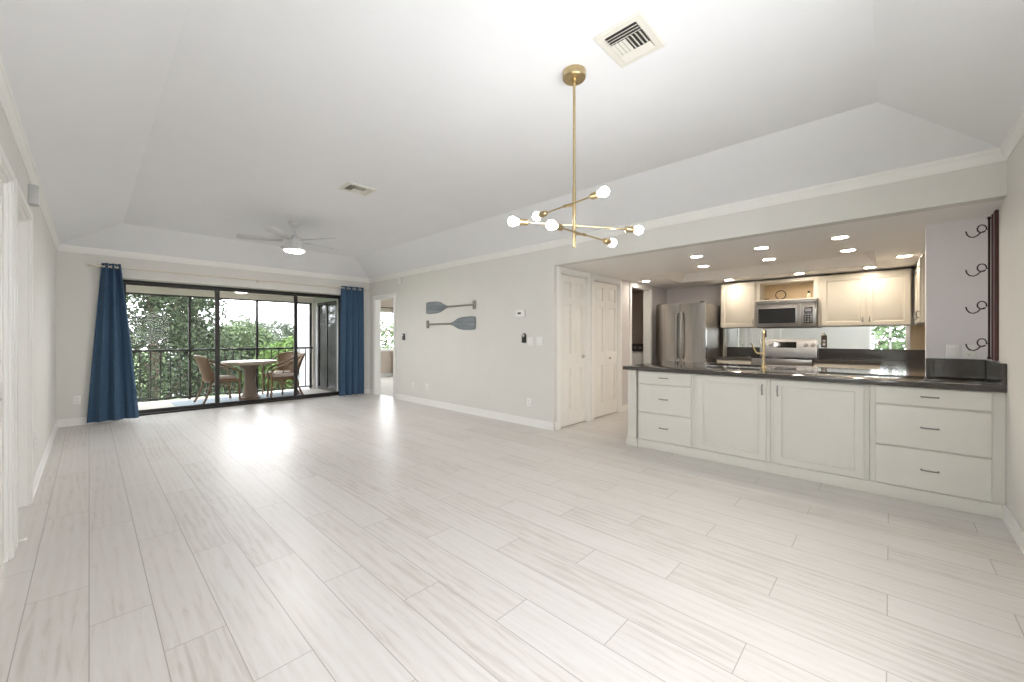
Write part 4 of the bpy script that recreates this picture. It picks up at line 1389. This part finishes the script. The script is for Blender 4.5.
obj('socket', MB(FMR).box(-1.543, -1.512, 1.28, 1.31, .0055, .009, .001, 1), 'slot', t)
tag(obj('side_panel', MB().box(7.60, 7.755, 2.103, 2.121, 0, 1.375, .002, 1), 'cream'), 'pale upright panel between refrigerator and counter', 'panel')

# refrigerator
rf = thing('refrigerator', 'stainless french-door refrigerator left of the wall cabinets', 'refrigerator', (7.2, 2.56, 0))
GY0, GY1, GX = 2.155, 2.965, 6.80
FF = face((GX, 0, 0), NX)
obj('body', MB().box(GX + .075, 7.74, GY0 + .005, GY1 - .005, .03, 1.765, .004, 1), mat('fridge_side', (.22, .205, .19), .35, .7, var=.05), rf)
mid = (GY0 + GY1) / 2


def fdoor(name, u0, u1, z0, z1, bow):
    lp = []
    NB = 10
    loop_f = []
    for k in range(NB + 1):
        q_ = k / NB
        loop_f.append((u0 + (u1 - u0) * q_, bow * (1 - (2 * q_ - 1) ** 2)))
    pts_ = [(u0, -.07)] + loop_f + [(u1, -.07)]
    mm = MB(FF)
    lo_ = [(u, z0, w) for u, w in pts_]
    hi_ = [(u, z1, w) for u, w in pts_]
    mm.rings([lo_, hi_])
    return obj(name, mm, 'steel_v', rf)


dl = fdoor('left_door', -GY1, -mid - .003, .72, 1.778, .018)
dr_ = fdoor('right_door', -mid + .003, -GY0, .72, 1.778, .018)
fz = fdoor('freezer_drawer', -GY1, -GY0, .06, .705, .018)
for par, u in ((dl, -mid - .035), (dr_, -mid + .035)):
    s = -1 if par is dl else 1
    obj('door_handle', MB(FF).tube([(u, .86, .005), (u, .86, .045), (u + s * .004, .95, .062), (u + s * .006, 1.2, .072), (u + s * .004, 1.52, .062), (u, 1.63, .045), (u, 1.63, .005)], .014, 10), 'steel', par)
obj('door_handle', MB(FF).tube([(-GY1 + .12, .63, .005), (-GY1 + .12, .63, .055), (-mid, .63, .068), (-GY0 - .12, .63, .055), (-GY0 - .12, .63, .005)], .012, 10), 'steel', fz)
obj('hinge_cover', MB().box(GX + .0, GX + .12, GY0 + .02, GY0 + .09, 1.766, 1.80, .008, 2).box(GX, GX + .12, GY1 - .09, GY1 - .02, 1.766, 1.80, .008, 2), 'slot', rf)

# laundry room glimpse
ws = thing('washing_machine', 'white top-loading washer with a dark console in the dim laundry room', 'washing machine', (7.6, 3.9, 0))
obj('body', MB().box(7.32, 7.98, 3.45, 4.12, .02, .91, .03, 4), 'plate', ws)
obj('lid', MB().box(7.36, 7.80, 3.50, 4.07, .905, .925, .012, 3), 'plate', ws)
cs = obj('console', MB().box(7.82, 7.98, 3.46, 4.11, .90, 1.08, .02, 3), 'slot', ws)
obj('dial', MB(face((7.82, 0, 0), NX)).lathe([(0, 0), (.03, 0), (.028, .02), (0, .022)], (-3.86, 1.0, 0), 18).box(-4.0, -3.94, .985, 1.015, 0, .004).box(-3.79, -3.73, .985, 1.015, 0, .004), 'metal', cs)
for k, (z, lb) in enumerate(((1.475, 'uppermost'), (1.38, 'middle'), (1.26, 'lowest'))):
    t = thing('wall_hook', f'{lb} of three black knobs on the laundry room wall', 'hook', (8.0, 4.07, z), 'black hooks in the laundry room')
    obj('knob', MB(face((8.02, 0, 0), NX)).lathe([(0, .0), (.014, .0), (.010, .03), (.028, .045), (.028, .06), (0, .07)], (-4.035, z, 0), 16), 'blackp', t)

# bedroom drape beside the window
t = thing('bedroom_drape', 'narrow reddish-brown drape at the right of the bedroom window', 'curtain', (6.6, 11.2, .05))
b = MB()
pr = []
for k in range(25):
    pr.append((6.50 + .22 * k / 24, 11.2 + .02 * math.sin(k * 1.3)))
pts = pr + [(x_, y_ + .006) for x_, y_ in reversed(pr)]
b.prism(pts, .05, 2.1)
obj('cloth', b, mat('reddish_drape', (.42, .27, .22), .9, var=.1, scale=20), t)
obj('drape_rod', MB().cone((5.95, 11.2, 2.115), (7.6, 11.2, 2.115), .012, n=10).box(6.0, 6.02, 11.2, 11.299, 2.105, 2.125).box(7.5, 7.52, 11.2, 11.299, 2.105, 2.125), 'iron', t)

# ------------------------------------------------------------------ recessed lights
DL = [(4.83, .342, 'recessed light in the row nearest the dining room, right of three'),
      (4.83, .98, 'recessed light in the row nearest the dining room, middle of three'),
      (4.83, 1.63, 'recessed light in the row nearest the dining room, left of three'),
      (5.60, .33, 'recessed light in the second row from the dining room, right of three'),
      (5.60, 1.056, 'recessed light in the second row from the dining room, middle of three'),
      (5.56, 1.79, 'recessed light in the second row from the dining room, left of three'),
      (6.46, -.115, 'recessed light nearest the short grey wall'),
      (7.17, .20, 'recessed light above the double-door wall cabinet'),
      (7.17, .974, 'recessed light in front of the open shelf over the microwave'),
      (7.17, 1.91, 'recessed light above the single-door wall cabinet'),
      (6.39, 2.963, 'recessed light by the dark doorway left of the refrigerator')]
proto = thing('recessed_light', DL[0][2], 'ceiling light', (DL[0][0], DL[0][1], ZK), 'recessed kitchen lights')
c = (DL[0][0], DL[0][1], 0)
obj('trim_ring', MB().lathe([(.058, ZK - .002), (.062, ZK - .008), (.078, ZK - .006), (.082, ZK - .0005), (.058, ZK - .0005), (.058, ZK - .002)], c, 28), 'plate', proto)
obj('lens', MB().lathe([(0, ZK - .005), (.058, ZK - .004), (.058, ZK - .001), (0, ZK - .001)], c, 28), 'down', proto)
for x, y, lb in DL[1:]:
    dup(proto, (x, y, ZK), None, lb)
